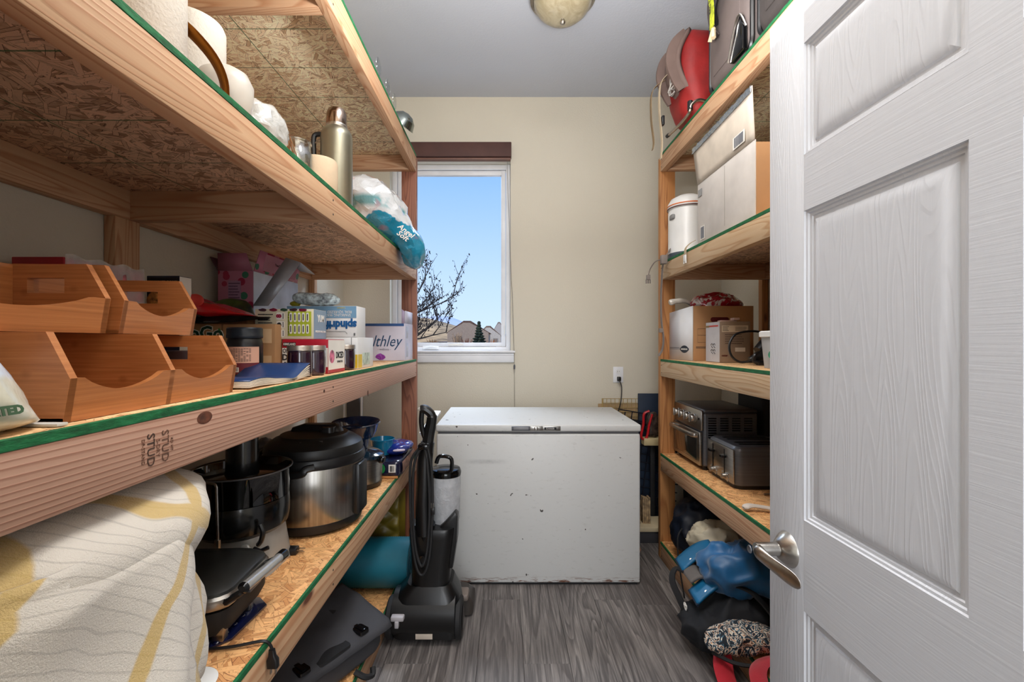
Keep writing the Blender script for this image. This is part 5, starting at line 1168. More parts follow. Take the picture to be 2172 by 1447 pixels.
def suitcase(label, y0_, y1_, mat, tagc=True):
    cy = (y0_+y1_)/2; L = y1_-y0_; s = thing('suitcase', label, 'suitcase', (1.065, cy, T4+.001))
    def ring(x, ins): return [(x, p[0], p[1]) for p in [(q[0], q[1]+.29) for q in rrect(L-ins*2, .58-ins*2, .05, 0, 7)]]
    b = B(); b.loft([ring(-.12, .02), ring(-.128, .035)][::-1]+[ring(-.10, .004), ring(-.06, 0), ring(.10, 0), ring(.12, .02)]); b.done('shell', mat, s)
    for x, i_, m_ in ((-.112, .004, MBLK), (-.085, -.004, MPIPE), (-.055, -.003, MBLK), (.0, -.002, MBLKM)):
        rr_ = ring(x, i_); b = B(); b.tube(rr_, .0085 if m_ is MBLK else .0045, 6, closed=True); b.done('piping', m_, s)
    b = B(); b.box(-.132, -.118, -L*.32, L*.32, .06, .36, .006); b.done('front_pocket', mat, s)
    b = B(); b.prism([(-L*.46, .012), (-L*.46, .10), (-L*.40, .16), (-L*.30, .12), (-L*.18, .012)], -.145, -.125, YZX, .004); b.done('corner_guard', MBLKG, s)
    b = B(); b.tube(spl([(-.13, -L*.46, .10), (-.148, -L*.42, .155), (-.148, -L*.30, .125), (-.148, -L*.16, .02)], 5), .004, 6); b.done('guard_trim', MNICK, s)
    b = B(); b.tube(spl([(-.135, -.04, .40), (-.165, -.02, .34), (-.16, .03, .30), (-.135, .06, .26)], 5), .012, 4, sq=(1, .3)); b.done('strap', MBLKM, s)
    b = B(); b.tube(spl([(-.135, .075, .50), (-.165, .07, .36), (-.160, .055, .24), (-.14, .05, .20)], 5), .016, 4, sq=(1, .2)); b.done('carry_strap', M('dark_taupe_strap', (64, 56, 54), .8), s)
    if tagc:
        b = B(); b.tube(spl([(-.165, .03, .50), (-.178, .035, .40), (-.176, .025, .30), (-.178, .02, .22)], 5), .016, 4, sq=(1, .15), up=(1, 0, 0)); b.done('luggage_tag', M('lime_tag', (186, 196, 44), .6, var=.2, vs=60), s)
        text('BAG TAG', .022, s, (-.183, .028, .33), (PI/2, -PI/2, -PI/2), MINK)
        b = B(); b.tube([(-.17, .025, .22), (-.176, .01, .17)], .010, 5); b.tube([(-.17, .02, .22), (-.175, .045, .175)], .009, 5); b.done('tag_tie', M('cream_cloth', (206, 186, 150), .8), s)
    b = B(); b.tube([(-.1, L*.5-.01, .45), (-.1, L*.5+.012, .46), (-.1, L*.5+.012, .42)], .004, 6); b.done('zip_pull', MNICK, s)
    return s
suitcase('taupe upright suitcase with lime tag, middle of the top right shelf', 1.70, 2.05, MSUIT)
suitcase('dark suitcase with black corner at the near end of top right shelf', 1.28, 1.66, M('charcoal_suitcase_cloth', (66, 60, 58), .6, bump=.25, bs=350), False)
# ============================================================ RIGHT UNIT, second deck (1.772)
MWC = M('white_carton', (214, 208, 202), .7, var=.04, bump=.06, bs=60)
wc = thing('big_white_carton', 'large open white cardboard box with foil taped flap', 'box', (1.18, 1.94, T3))
b = B(); hw = .225
b.box(-hw, -hw+.005, -.25, .25, 0, .30, .001); b.box(hw-.005, hw, -.25, .25, 0, .30, .001); b.box(-hw+.005, hw-.005, .245, .25, 0, .30); b.box(-hw+.005, hw-.005, -.25, .25, 0, .005); b.done('body', MWC, wc)
b = B(); b.box(-hw+.005, hw, -.252, -.246, 0, .29, .001); b.done('near_end', MKRAFT, wc)
b = B(); b.grid(lambda u, v: (-hw-.010*v-.012*u*v, -.25+.50*u, .30+(.175+.03*(1-u))*v), 12, 6); fl_ = b.done('raised_flap', M('pale_card', (212, 200, 184), .75), wc, solid=.004)
b = B(); b.grid(lambda u, v: (-hw-.016-.012*u+.004*noise.noise(Vector((u*20, v*5, 0))), -.25+.50*u, .452+.028*(1-u)+.026*v), 60, 4); b.done('foil_tape', M('foil', (190, 200, 210), .15, .9, bump=1, bs=90, bd=.004), fl_, solid=.002, sharp=20)
def sp(y0_, y1_, z0_, z1_, nm, m, x=-hw-.0022, par=wc): return splate(par, nm, m, x, y0_, y1_, z0_, z1_)
lab = sp(-.20, -.11, .315, .365, 'sticker', MPAPER, x=-hw-.012); barcode(wc, -.19, -.12, .32, .36, side=-hw-.0135).data.materials[0] = M('faded_ink', (120, 122, 128), .8)
sp(.17, .215, .02, .085, 'sticker', MPAPER); barcode(wc, .175, .21, .025, .08, side=-hw-.0032).data.materials[0] = M('faded_ink2', (120, 122, 128), .8)
sp(.20, .24, .235, .27, 'printed_mark', M('grey_print', (150, 150, 150), .7)); sp(-.02, -.018, .03, .29, 'crease', M('crease_grey', (176, 170, 160), .8), x=-hw-.0012)
b = B(); b.tube(spl([(-.06, -.30, .30), (-.02, -.28, .262), (.02, -.27, .252), (.06, -.27, .25)], 5), [.002]+[.006]*14+[.002], 6); b.done('hook_strap', MBLK, wc)
b = B(); b.prism([(-.18, 0), (-.10, 0), (-.12, .03), (-.175, .02)], -.262, -.254, XZY); b.done('torn_flap', MBLKM, wc)
jg = thing('water_jug', 'white drinks cooler jug with orange stripe beside the white box', 'jug', (1.052, 2.55, T3))
b = B(); b.lathe([(0, 0), (.100, 0), (.108, .01), (.108, .02), (.104, .03), (.104, .27), (.100, .285), (0, .285)], 48); b.done('body', MWHITE, jg)
b = B(); b.lathe([(0, 0), (.109, 0), (.110, .024), (.105, .032)], 48); b.done('grey_foot', M('foot_grey', (70, 80, 90), .4), jg)
b = B(); b.lathe([(.098, .284), (.106, .286), (.108, .300), (.106, .318), (.09, .345), (.05, .365), (0, .37)], 48); b.done('lid', MWHITE, jg)
for z_, c in ((.300, (214, 112, 50)), (.286, (96, 64, 60))):
    b = B(); b.lathe([(.1055, z_), (.1095, z_), (.1095, z_+.006), (.1055, z_+.006)], 48); b.done('stripe', M('stripe%d' % int(z_*1000), c, .5), jg)
b = B(); b.blob(.02, .05, .03, p=4, amp=0, T=TR(-.098, -.03, .22)); b.done('handle_recess', M('recess_grey', (140, 140, 140), .5), jg)
MGW = M('grey_webbing', (132, 122, 116), .85)
sg_ = thing('webbing_strap', 'grey webbing strap draped down the far right shelf post', 'strap', (.92, 2.57, T3))
b = B(); b.tube(spl([(.05, -.02, .10), (.02, -.03, .04), (-.005, -.03, .004), (-.01, -.02, -.05), (-.012, 0, -.2), (-.010, 0, -.35), (.002, 0, -.45), (-.002, .01, -.52), (-.02, .02, -.555)], 5), .012, 4, sq=(1, .14), up=(1, 0, 0)); b.done('long_strap', MGW, sg_)
b = B(); b.tube(spl([(-.005, -.03, .0), (-.05, -.02, -.01), (-.075, 0, -.05), (-.085, 0, -.085)], 5), .007, 4, sq=(1, .3)); b.done('side_strap', MGW, sg_)
b = B(); b.box(-.03, .005, -.06, -.03, -.03, .02, .004); b.done('strap_lock', MGW, sg_)
b = B(); b.box(-.097, -.075, -.008, .008, -.115, -.085, .003); b.box(-.10, -.094, -.005, .005, -.135, -.112); b.box(-.088, -.084, -.005, .005, -.135, -.112); b.box(-.077, -.073, -.005, .005, -.135, -.112); b.done('buckle', MGW, sg_)
b = B(); b.box(-.025, -.002, -.012, .004, -.42, -.395, .003); b.done('slider', MGW, sg_)
ck = thing('clip_strap', 'short sand strap with white clip hanging on the right beam', 'strap', (.93, 2.27, T3))
b = B(); b.tube(spl([(.045, .0, .045), (.02, .0, .03), (-.002, .0, .005), (-.004, 0, -.03)], 5), .011, 4, sq=(1, .15), up=(1, 0, 0)); b.done('webbing', MSTR, ck)
b = B(); b.box(-.010, -.002, -.014, .014, -.062, -.028, .003); b.box(-.009, -.003, -.014, -.008, -.072, -.058); b.box(-.009, -.003, .008, .014, -.072, -.058); b.done('clip', MWHITE, ck)
# ============================================================ RIGHT UNIT, third deck (1.195)
bk_ = thing('file_box', 'file storage box with white end and kraft sides', 'box', (1.195, 2.42, T2), math.radians(0))
RZ = .0
b = B(); b.box(-.165, .165, 0, .25, 0, .006); b.box(-.165, .165, 0, .005, .006, .300, .001); b.box(-.165, .165, .245, .25, .006, .29); b.box(.16, .165, .005, .245, .006, .29); b.done('body', MKRAFT, bk_)
b = B(); b.mesh([(-.167, -.001, 0), (-.205, .232, 0), (-.205, .232, .276), (-.167, -.001, .300)], [(0, 1, 2, 3)]); b.done('white_end', M('white_board', (226, 228, 232), .6, var=.02), bk_, solid=.005)
ang = math.atan2(.038, .233)
def endtext(s, size, u, z, mt, **k): 
    return text(s, size, bk_, (-.167-.038*u/.233-.0046, -.001+u, z), (PI/2, 0, -PI/2+ang), mt, **k)
dk = M('logo_navy', (40, 48, 60), .6)
b = B(); b.prism([(.040*math.cos(a)*(1 if abs(math.cos(a)) < .9 else 1.12), .021*math.sin(a)*(.8+.2*abs(math.sin(a)))) for a in [2*PI*k/24 for k in range(24)]], 0, .0006, Matrix.Translation((-.167-.038*.075/.233-.0036, .074, .062)) @ Euler((PI/2, 0, -PI/2+ang)).to_matrix().to_4x4()); b.done('logo_badge', dk, bk_)
endtext('BANKERS BOX', .0115, .075, .062, MPAPER, off=.0004, sx=.85)
for dz in (.066, .058):
    b = B(); b.tube([(-.167-.038*.125/.233-.0036, .124, dz+.004), (-.167-.038*.225/.233-.0036, .224, dz+.004)], .0008, 4); b.done('printed_line', dk, bk_)
b = B(); b.loft([[(-.10+.0*u, -.0015, .235+.0*u)] for u in ()] or [rrect(.10, .026, .012, 0)] * 0 or [[(p[0]-.02, -.0012, p[1]+.225) for p in rrect(.10, .026, .012, 0)], [(p[0]-.02, -.0022, p[1]+.225) for p in rrect(.10, .026, .012, 0)]]); b.done('hand_hole', M('hole_maroon', (96, 14, 24), .6), bk_)
for (xa, xb_, za, zb_) in ((-.14, -.05, .175, .12), ):
    b = B(); b.tube([(xa, -.0008, za), (xb_, -.0008, za), (xb_, -.0008, .10), (xa, -.0008, .10)], .0006, 4, closed=True); b.tube([(xa, -.0008, .14), (xb_, -.0008, .14)], .0006, 4); b.done('printed_frame', dk, bk_)
b = B(); b.box(-.15, -.05, -.0014, -.0006, .075, .077); b.box(-.15, -.05, -.0014, -.0006, .069, .071); b.done('printed_line', dk, bk_)
rdb = thing('red_white_bag', 'crumpled red and white plastic bag heaped in the file box', 'bag', (1.215, 2.55, T2+.262))
def rwm():
    t = NT('red_white_film'); v = t.co(); n = t.noise(v, 17, 3, .5, 1.5); t.base(t.ramp(n, [(.44, (222, 214, 216)), (.50, (170, 20, 44))])); t.set(Roughness=.12, Coat_Weight=1); t.bump(t.noise(v, 30, 3, .6, .8), .8, .012); return t.m
b = B(); b.blob(.30, .18, .115, p=2, amp=.022, freq=11, seed=21, ridge=.7); b.done('film', rwm(), rdb, sharp=30)
b = B(); b.tube(spl([(-.13, 0, .055), (-.18, -.01, .075), (-.23, -.01, .075), (-.27, -.01, .065)], 5), [.010, .012, .014, .013, .012, .013, .014, .015, .016, .015, .014, .015, .017, .018, .017, .013], 8); b.done('twisted_tail', M('clear_twist', (206, 200, 190), .3, var=.2), rdb)
mx = thing('mixer_box', 'silver and bronze appliance box in front of the file box', 'box', (1.145, 2.20, T2))
b = B(); b.box(-.076, .076, 0, .15, 0, .205, .002); b.done('body', M('bronze_card', (150, 128, 108), .4, .2), mx)
splate(mx, 'silver_side', M('silver_print', (196, 196, 200), .4), -.0768, .001, .149, .002, .203)
splate(mx, 'red_flash', M('red_flash', (206, 70, 60), .5), -.0775, .015, .115, .180, .188); splate(mx, 'tan_logo', M('tan_logo', (150, 120, 70), .5), -.0779, .11, .145, .178, .188)
b = B()
for (y, z) in ((.055, .085), (.08, .085), (.055, .055), (.08, .055)): 
    b.tube([(-.078, y+.010*math.cos(a), z+.010*math.sin(a)) for a in [PI*k/8 for k in range(9)]], .0016, 5); b.tube([(-.078, y-.01, z-.012), (-.078, y+.006, z-.004)], .0016, 5)
b.done('attachment_pictures', M('picture_grey', (80, 80, 84), .5), mx)
plate(mx, 'cream_panel', M('cream_panel', (206, 186, 160), .5), -.066, .064, .152, .185); scribble(mx, 'panel_print', MINK, -.062, -.03, .156, .182, 4, y=-.0014); scribble(mx, 'panel_print', MINK, .0, .06, .158, .18, 3, y=-.0014, seed=4)
scribble(mx, 'body_print', M('dark_brown_ink', (90, 70, 60), .6), -.05, .05, .09, .145, 5, seed=6)
plate(mx, 'white_patch', M('cream_patch', (206, 190, 170), .5), .0, .05, .055, .075); text('oster', .014, mx, (-.052, -.0014, .036), FY, M('maroon_ink', (90, 40, 30), .6), off=.0006)
b = B(); b.box(-.06, .02, .02, .06, .205, .212, .003); b.box(.0, .03, .01, .05, .212, .224, .003); b.done('loose_parts', M('pink_parts', (206, 170, 156), .4), mx)
hd = thing('hand_blender', 'black corded hand appliance with a coiled cord', 'appliance', (1.165, 2.0, T2))
b = B(); b.tube([(-.06, 0, .022), (-.02, 0, .032), (.04, .02, .045), (.10, .04, .06)], [.012, .026, .032, .030], 16); b.tube([(.0, .03, .06), (.06, .04, .12)], [.026, .03], 14); b.done('body', MBLK, hd)
for k in range(6):
    b = B(); b.tube([(-.01+.011*k, -.026+.004*k, .05+.008*k), (.0+.011*k, -.030+.004*k, .055+.008*k)], .006, 6); b.done('grip_rib', MBLKG, hd)
b = B(); b.tube(spl([(-.05, -.01, .02), (-.10, .0, .012), (-.135, .01, .04), (-.14, .02, .09), (-.11, .03, .135), (-.06, .04, .15), (.0, .05, .152), (.05, .05, .14)], 6), .005, 8); b.done('cord', MBLK, hd)
b = B(); b.tube(spl([(-.04, -.035, .055), (-.06, -.045, .045), (-.065, -.045, .02), (-.05, -.05, .012), (-.02, -.05, .012)], 5), .008, 8); b.box(-.052, -.018, -.062, -.035, 0, .022, .004); b.done('plug', MBLK, hd)
ct = thing('clear_tub', 'frosted plastic tub with white lid at the door edge', 'tub', (1.085, 1.73, T2))
b = B(); b.loft([rrect(.10, .10, .02, 0), rrect(.12, .12, .025, .125)]); b.done('body', M('frosted_plastic', (206, 210, 214), .3, trans=.35), ct)
b = B(); b.loft([rrect(.124, .124, .025, .122), rrect(.132, .132, .028, .124), rrect(.132, .132, .028, .142), rrect(.12, .12, .025, .147)]); b.done('lid', MWHITE, ct)
b = B(); b.lathe([(0, 0), (.014, 0), (.014, .001), (.010, .001), (.010, .0008), (0, .0008)], 20, TR(-.058, -.02, .055, 0, -PI/2+.12, 0)); b.done('green_logo', M('logo_green', (40, 130, 90), .5), ct)
bp2 = thing('black_case', 'black soft case resting on the frosted tub', 'case', (1.12, 1.74, T2+.148)); b = B(); b.blob(.12, .12, .05, p=2.4, amp=.008, seed=2); b.done('case_body', MBLKM, bp2)
pl_ = thing('serving_plate', 'cream round plate standing upright behind the door edge', 'plate', (1.31, 1.93, T2+.001)); b = B(); b.lathe([(0, 0), (.07, 0), (.115, .012), (.118, .016), (.113, .016), (.07, .004), (0, .004)], 40, TR(.02, .10, .265, PI/2)); b.done('plate_disc', M('cream_plate', (216, 204, 186), .4), pl_); b = B(); b.box(-.03, .07, .09, .14, 0, .15, .004); b.done('plate_stand', MBLKM, pl_)
# ============================================================ RIGHT UNIT, low deck (0.63)
ov = thing('toaster_oven', 'large steel toaster oven with four knobs', 'toaster oven', (1.17, 2.47, T1), 0)
b = B(); b.box(-.14, .145, -.175, .19, .018, .300, .015, 3); b.done('cabinet', MDSTEEL, ov)
b = B(); b.box(-.152, -.138, -.175, .190, .205, .312, .006); ob_ = b.done('control_panel', MSTEEL, ov)
b = B(); b.box(-.14, .145, -.177, .192, .296, .318, .012, 3); b.done('top_cover', MDSTEEL, ov)
b = B(); b.box(-.158, -.140, -.170, .185, .024, .198, .004); dr = b.done('door', MSTEEL, ov)
b = B(); b.box(-.1595, -.1575, -.135, .150, .045, .160, .002); b.done('door_glass', M('dark_oven_glass', (26, 28, 28), .08, coat=1), dr)
b = B(); b.tube(spl([(-.16, -.15, .178), (-.188, -.13, .182), (-.196, .0, .184), (-.188, .15, .182), (-.16, .165, .178)], 6), .010, 8, sq=(.7, 1.2)); b.done('door_handle', MNICK, dr)
for k in range(4):
    y = -.10+k*.072
    b = B(); b.lathe([(0, 0), (.024, 0), (.024, .006), (.020, .008), (.020, .022), (.018, .025), (0, .025)], 28, TR(-.152, y, .262, 0, -PI/2, 0)); kb = b.done('knob', MNICK, ov)
    b = B(); b.box(-.186, -.176, y-.005, y+.005, .240, .284, .002); b.done('knob_grip', MNICK, kb)
b = B(); b.lathe([(0, 0), (.006, 0), (.005, .004), (0, .004)], 16, TR(-.152, -.150, .265, 0, -PI/2, 0)); b.done('indicator_light', MBLKG, ov)
b = B()
for c in range(4):
    n = 13 if c == 0 else 6
    for q in range(n): b.box(-.115+c*.062, -.115+c*.062+.042, -.1765, -.1745, .268-q*.0125, .274-q*.0125)
b.done('vent_slots', MBLKG, ov)
b = B()
for x in (-.12, .12):
    for y in (-.15, .16): b.lathe([(0, 0), (.012, 0), (.014, .02), (0, .02)], 12, TR(x, y, 0))
b.done('foot', MBLK, ov)
bx_ = thing('black_appliance', 'plain black upright case behind the toaster oven', 'case', (1.42, 2.46, T1)); b = B(); b.loft([rrect(.12, .30, .03, 0), rrect(.12, .28, .03, .39)]); b.done('case_body', MBLKM, bx_)
b = B(); b.tube(spl([(0, -.06, .385), (0, -.04, .415), (0, .04, .415), (0, .06, .385)], 5), .008, 8); b.done('handle', MBLK, bx_)
to = thing('toaster', 'four slice steel toaster in front of the toaster oven', 'toaster', (1.190, 2.135, T1), -.0)
b = B(); b.loft([[(p[0], p[1], z) for p in rrect(.30-i, .28-i, .035, 0, 6)] for z, i in ((.018, .004), (.022, 0), (.165, 0), (.183, .008), (.192, .026))]); b.done('shell', MDSTEEL, to)
b = B(); b.box(-.155, -.146, -.128, .128, .022, .178, .004); b.done('front_panel', MSTEEL, to)
b = B(); b.loft([rrect(.28, .265, .035, 0, 6), rrect(.28, .265, .035, .020, 6)]); b.done('base', MBLK, to)
b = B()
for y in (-.075, -.035, .035, .075): b.box(-.10, .11, y-.008, y+.008, .188, .1935)
b.done('bread_slot', MBLKG, to)
for y in (-.05, .065):
    b = B(); b.box(-.1565, -.1545, y-.0025, y+.0025, .05, .165); b.done('lever_track', MBLKG, to)
    b = B(); b.loft([rrect(.022, .034, .006, .128, 4, -.164, y), rrect(.022, .034, .006, .138, 4, -.164, y)]); b.done('lever', MBLKG, to)
    b = B(); b.lathe([(0, 0), (.013, 0), (.012, .016), (0, .017)], 24, TR(-.155, y-.005, .040, 0, -PI/2, 0)); b.box(-.175, -.170, y-.007, y-.003, .03, .05); b.done('browning_knob', MNICK, to)
    for dy, dz in ((-.032, .055), (-.036, .040), (-.032, .026), (.022, .052)):
        b = B(); b.loft([[(-.155-q, p[0]+y+dy, p[1]+dz) for p in rrect(.011, .008, .003, 0, 3)] for q in (0, .003)]); b.done('push_button', MNICK, to)
sh = thing('spoon_rest', 'cream plastic spoon handle lying at the low right shelf edge', 'utensil', (1.02, 1.73, T1))
b = B(); b.tube(spl([(-.075, .02, .012), (-.05, .022, .020), (-.01, .015, .018), (.05, 0, .012), (.12, -.02, .010)], 6), [.010, .014, .017, .018, .018, .017, .016, .015, .014]+[.013]*16, 12, sq=(1, .55)); b.done('handle', M('cream_plastic', (220, 208, 196), .4), sh)
mr = thing('metal_rod', 'thin chrome rod under the toaster edge near the door', 'utensil', (1.17, 1.93, T1)); b = B(); b.tube([(-.04, 0, .005), (.08, .01, .005)], .004, 8); b.done('rod', MNICK, mr)
# ============================================================ RIGHT UNIT, bottom deck clothes (0.101)
def cloth(name, label, cat, loc, size, mat, seed, p=2.3, amp=.035, freq=7, rz=0, fn=None, T=None, parent=None):
    r = thing(name, label, cat, loc, rz) if parent is None else parent
    b = B(); b.blob(*size, p=p, amp=amp, freq=freq, seed=seed, n=72, m=44, ridge=.75, fn=fn, T=T); b.done('fabric', mat, r, sharp=70); return r
MBK = M('black_cloth', (16, 18, 24), .8, bump=.2, bs=300); MNB = M('navy_nylon', (14, 24, 40), .5)
r = cloth('black_duffel', 'slouching black bag at the far end of the bottom right shelf', 'bag', (1.10, 2.42, T0), (.34, .36, .33), MNB, 3, amp=.03)
b = B(); b.tube(spl([(-.17, -.1, .22), (-.20, -.12, .18), (-.205, -.14, .08), (-.195, -.16, -.03), (-.19, -.18, -.098)], 6), .004, 6); b.done('drawstring', MBLKM, r)
cloth('cream_garment', 'crumpled cream and pale grey garment on the clothes heap', 'clothing', (1.045, 2.14, T0+.11), (.28, .26, .20), M('cream_cotton', (206, 196, 172), .8, bump=.1, bs=200), 5, amp=.045, freq=9)
cloth('maroon_garment', 'dark maroon garment behind the blue jacket', 'clothing', (1.25, 2.06, T0+.14), (.26, .26, .26), M('maroon_knit', (78, 16, 34), .85, bump=.3, bs=300), 9)
cloth('dark_garment', 'black garments packed under the low right shelf', 'clothing', (1.40, 2.40, T0), (.26, .40, .38), MBK, 13)
bj = cloth('blue_jacket', 'bright blue nylon jacket with snap cuffs spilling off the shelf', 'jacket', (1.03, 1.90, T0+.13), (.36, .26, .19), M('blue_nylon', (16, 96, 150), .45, var=.15, sheen=.3), 17, amp=.04, freq=7)
MBN = M('blue_nylon_flap', (18, 104, 150), .45); 
for k, (y, z, a) in enumerate(((.11, .075, .1), (-.04, .015, -.15))):
    b = B(); b.grid(lambda u, v: (-.235+.16*u, y-.035+.08*v+.02*u, z+.05*math.sin(u*1.6)+.03*v*.4-.03*(1-u)**2), 12, 6); f_ = b.done('cuff', MBN, bj, solid=.012, sharp=70)
    b = B(); b.lathe([(0, 0), (.007, 0), (.006, .003), (.003, .003), (0, .002)], 16, TR(-.19, y-.015, z+.012, .5, -.5, 0)); b.done('snap', MNICK, f_)
    b = B(); b.tube([(-.236, y-.04, z-.031), (-.236, y+.047, z-.017)], .006, 6); b.done('cuff_binding', M('navy_binding', (20, 34, 54), .8), f_)
bpk = cloth('black_backpack', 'black backpack with grey panel sagging over the shelf edge', 'backpack', (.945, 1.86, T0), (.40, .22, .14), MBK, 23, p=2.8, amp=.03, fn=lambda v: (v.x, v.y, v.z if v.x > -.03 else v.z-.06*min(1, (-.03-v.x)/.06)))
b = B(); b.grid(lambda u, v: (-.15+.07*u, .03+.10*v, .168+.012*math.sin(u*3)+.02*u), 8, 8); b.done('grey_panel', M('grey_panel', (110, 104, 100), .85), bpk, solid=.012)
b = B(); b.tube(spl([(-.13, .10, .17), (-.17, .14, .175), (-.20, .11, .14), (-.19, .05, .09), (-.17, .02, .04)], 6), .014, 4, sq=(1, .25)); b.done('shoulder_strap', MBLKM, bpk)
b = B(); b.blob(.006, .035, .03, p=2, amp=.004, freq=60, seed=2, T=TR(-.178, .02, .06)); b.done('white_logo', MPAPER, bpk)
b = B(); b.tube(spl([(.0, -.04, .20), (.05, -.08, .19), (.10, -.14, .13), (.13, -.17, .05)], 6), .016, 4, sq=(1, .2)); b.done('side_strap', MBLKM, bpk)
def capmat():
    t = NT('patterned_cloth'); v = t.co(); n = t.noise(v, 26, 2, .5, 3.5)
    c = t.ramp(n, [(.38, (18, 28, 38)), (.46, (60, 96, 116)), (.5, (214, 204, 186)), (.56, (206, 150, 112)), (.60, (24, 26, 34))], 'CONSTANT'); t.base(c); t.set(Roughness=.8); return t.m
cp = cloth('patterned_sling', 'zebra patterned sling on the black backpack', 'clothing', (.915, 1.715, T0+.01), (.26, .13, .09), capmat(), 29, amp=.02, freq=9, fn=lambda v: (v.x, v.y, v.z-.18*max(0, -v.x-.02)))
b = B(); b.tube(spl([(-.12, -.02, .0), (-.06, -.08, .0), (.02, -.11, .012), (.10, -.12, .03)], 6), .007, 6); b.done('edge_binding', MBLKM, cp)
rs_ = thing('red_strap', 'bright red fleece strap looping off the near bottom right shelf', 'strap', (.905, 1.655, T0))
b = B(); b.tube(spl([(.10, .04, .03), (.03, .05, .035), (-.045, .06, .025), (-.075, .03, -.02), (-.085, -.03, -.06), (-.08, -.10, -.085), (-.06, -.16, -.09)], 7), .034, 6, sq=(1, .25), up=(0, .3, 1)); b.tube(spl([(.10, -.02, .03), (.04, -.04, .03), (-.01, -.09, .03), (-.04, -.17, .02)], 6), .028, 6, sq=(1, .3), up=(0, .3, 1)); b.done('strap_loop', M('red_fleece', (176, 14, 34), .9, sheen=.5, bump=.3, bs=300), rs_)
cr_ = thing('umbrella_shaft', 'thin taupe umbrella shaft lying across the near bottom shelf', 'umbrella', (1.0, 1.58, T0+.04)); b = B(); b.tube([(.0, .12, .045), (.02, -.02, .03), (.04, -.18, .006)], .0055, 8); b.done('shaft', M('taupe_shaft', (140, 120, 116), .4, .3), cr_)
b = B(); b.blob(.09, .14, .05, p=2.2, amp=.012, seed=4, T=TR(.08, -.05, -.035)); b.done('canopy', M('sage_grey_cloth', (130, 126, 114), .8), cr_)
cg = thing('coiled_cord', 'thin black cords tangled at the near bottom right edge', 'cord', (1.02, 1.46, T0)); b = B(); rg = random.Random(9)
b.tube(spl([(rg.uniform(-.05, .06), rg.uniform(-.08, .08), .01+rg.uniform(0, .05)) for _ in range(18)], 6), .004, 6); b.done('cord', MBLK, cg)
# ============================================================ corner between freezer and right unit
gr = thing('wire_grid_rack', 'dark wire grid rack leaning in the corner behind the freezer', 'rack', (.90, 3.075, 0)); b = B()
for k in range(9): b.tube([(-.16+k*.05, 0, .10), (-.16+k*.05+.12, .08, .80)], .004, 5)
for k in range(13): b.tube([(-.18+k*.008, k*.006, .16+k*.055), (.28+k*.008, k*.006, .08+k*.055)], .004, 5)
b.done('grid', M('dark_wire', (44, 46, 58), .4, .6), gr); b = B(); b.tube([(-.18, 0, .79), (.3, .08, .66)], .009, 8); b.done('top_rail', M('dark_wire2', (40, 42, 54), .4, .6), gr)
yg = thing('yellow_mesh_basket', 'yellowish wire mesh panel behind the freezer corner', 'basket', (.93, 3.205, 0)); b = B()
for k in range(16): b.tube([(-.22+k*.03, 0, .60), (-.22+k*.03, 0, .89)], .0022, 4)
for k in range(10): b.tube([(-.22, 0, .60+k*.032), (.24, 0, .60+k*.032)], .0022, 4)
for x in (-.22, .24): b.tube([(x, 0, 0), (x, 0, .89)], .006, 6)
b.done('mesh', M('straw_wire', (176, 150, 96), .6), yg)
cbp = thing('cardboard_sheet', 'tan board standing behind the yellow mesh', 'board', (.93, 3.212, 0)); b = B(); b.box(-.25, .25, 0, .01, 0, .85, .002); b.done('sheet', M('tan_board', (170, 142, 104), .85), cbp)
bp3 = thing('blue_sheet', 'dark blue sheet standing beside the right shelf post', 'board', (1.01, 3.165, 0)); b = B(); b.box(-.055, .12, 0, .012, 0, .93, .003); b.done('sheet', M('dark_blue_panel', (22, 40, 62), .6), bp3)
rt = thing('red_bow_toy', 'small red and black cloth item in front of the dark blue sheet', 'toy', (1.0, 3.0, .66)); b = B(); b.tube(spl([(-.02, 0, .17), (-.055, 0, .15), (-.06, 0, .08), (-.075, 0, .0), (-.055, 0, -.02), (-.035, 0, .0), (-.02, 0, .08), (-.0, 0, .15)], 5), .016, 8, sq=(.8, .5)); b.done('red_band', M('red_plastic', (190, 20, 30), .4), rt)
b = B(); b.blob(.09, .04, .17, p=2.2, amp=.01, freq=20, seed=3, T=TR(.01, .015, -.01)); b.done('dark_filling', M('speckled_dark', (52, 40, 34), .5, var=.9, vs=60), rt); b = B(); b.box(-.06, .06, -.02, .05, -.06, -.012, .004); b.done('tan_base', M('cream_block', (206, 186, 140), .6), rt); b = B(); b.box(.0, .03, .03, .045, -.55, -.06, .003); b.done('stand', MBLKM, rt)
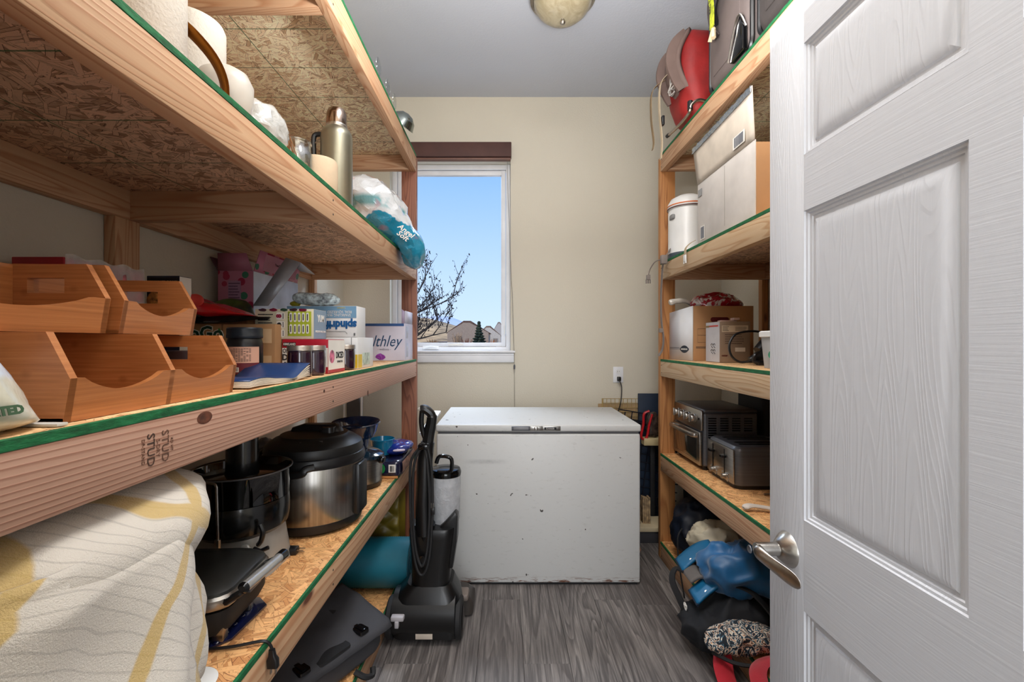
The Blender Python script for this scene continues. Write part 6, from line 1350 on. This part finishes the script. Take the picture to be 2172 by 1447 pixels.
# low bench with wood offcuts, onion
lb_ = thing('low_bench', 'low pale board on a dark base behind the freezer corner', 'bench', (.92, 2.95, 0)); b = B(); b.box(-.17, .25, -.10, .09, .075, .105, .003); b.done('top', M('pale_board', (214, 196, 160), .7), lb_); b = B(); b.box(-.17, .25, -.09, .09, 0, .074, .002); b.done('base', M('dark_base', (54, 52, 56), .7), lb_)
for k, (x, w_, h_, c, lb) in enumerate(((-.125, .045, .145, (150, 130, 104), 'small weathered wood block with square cutouts on low bench'), (-.06, .07, .155, (164, 136, 100), 'ribbed weathered wood block leaning at centre of low bench'), (.015, .05, .17, (176, 148, 112), 'tall weathered wood offcut nearest the shelf post'))):
    wk = thing('wood_block', lb, 'wood', (.92+x, 2.93, .105), 0); b = B(); 
    for q in range(4): b.box(-w_/2+q*w_/4, -w_/2+(q+1)*w_/4-.002, -.02-.002*(q % 2), .03, 0, h_-.004*(q % 3), .001)
    b.done('block', M('weathered_wood%d' % k, c, .9, var=.25, vs=30, bump=.6, bs=60, bd=.003), wk)
    if k == 0: b = B(); b.box(-.008, .010, -.023, -.021, .03, .055); b.box(-.008, .010, -.023, -.021, .085, .11); b.done('cutout', MINK, wk)
on = thing('onion', 'small brown onion on the floor by the freezer', 'onion', (.808, 2.72, 0)); b = B(); b.lathe([(0, 0), (.012, .001), (.025, .012), (.030, .026), (.024, .042), (.010, .052), (.004, .062), (.003, .072), (0, .073)], 24); b.done('bulb', M('onion_skin', (176, 128, 104), .5, var=.15), on)
tpf = thing('cable_bundle', 'dark cable bundle behind the low bench', 'cord', (1.30, 3.0, .0)); b = B(); b.blob(.14, .2, .7, p=3, amp=.02, seed=5); b.done('bundle', MBLKM, tpf)
# clutter seen between the left unit and the corner
for nm, lb, ct_, x, y, w_, d_, h_, c in (('ironing_board', 'grey folded board standing in the far left corner', 'ironing board', -1.02, 3.02, .10, .06, .98, (84, 80, 78)),):
    o = thing(nm, lb, ct_, (x, y, 0)); b = B(); b.loft([rrect(w_, d_, .02, .02), rrect(w_, d_, .02, h_*.9), rrect(w_*.4, d_, .015, h_)]); b.done('board', M('board_grey', c, .8), o)
    b = B(); b.tube([(-.06, -.03, 0), (-.06, -.03, 1.0)], .008, 8); b.tube([(.055, -.03, 0), (.055, -.03, .97)], .007, 8); b.done('leg', MWHITE, o)
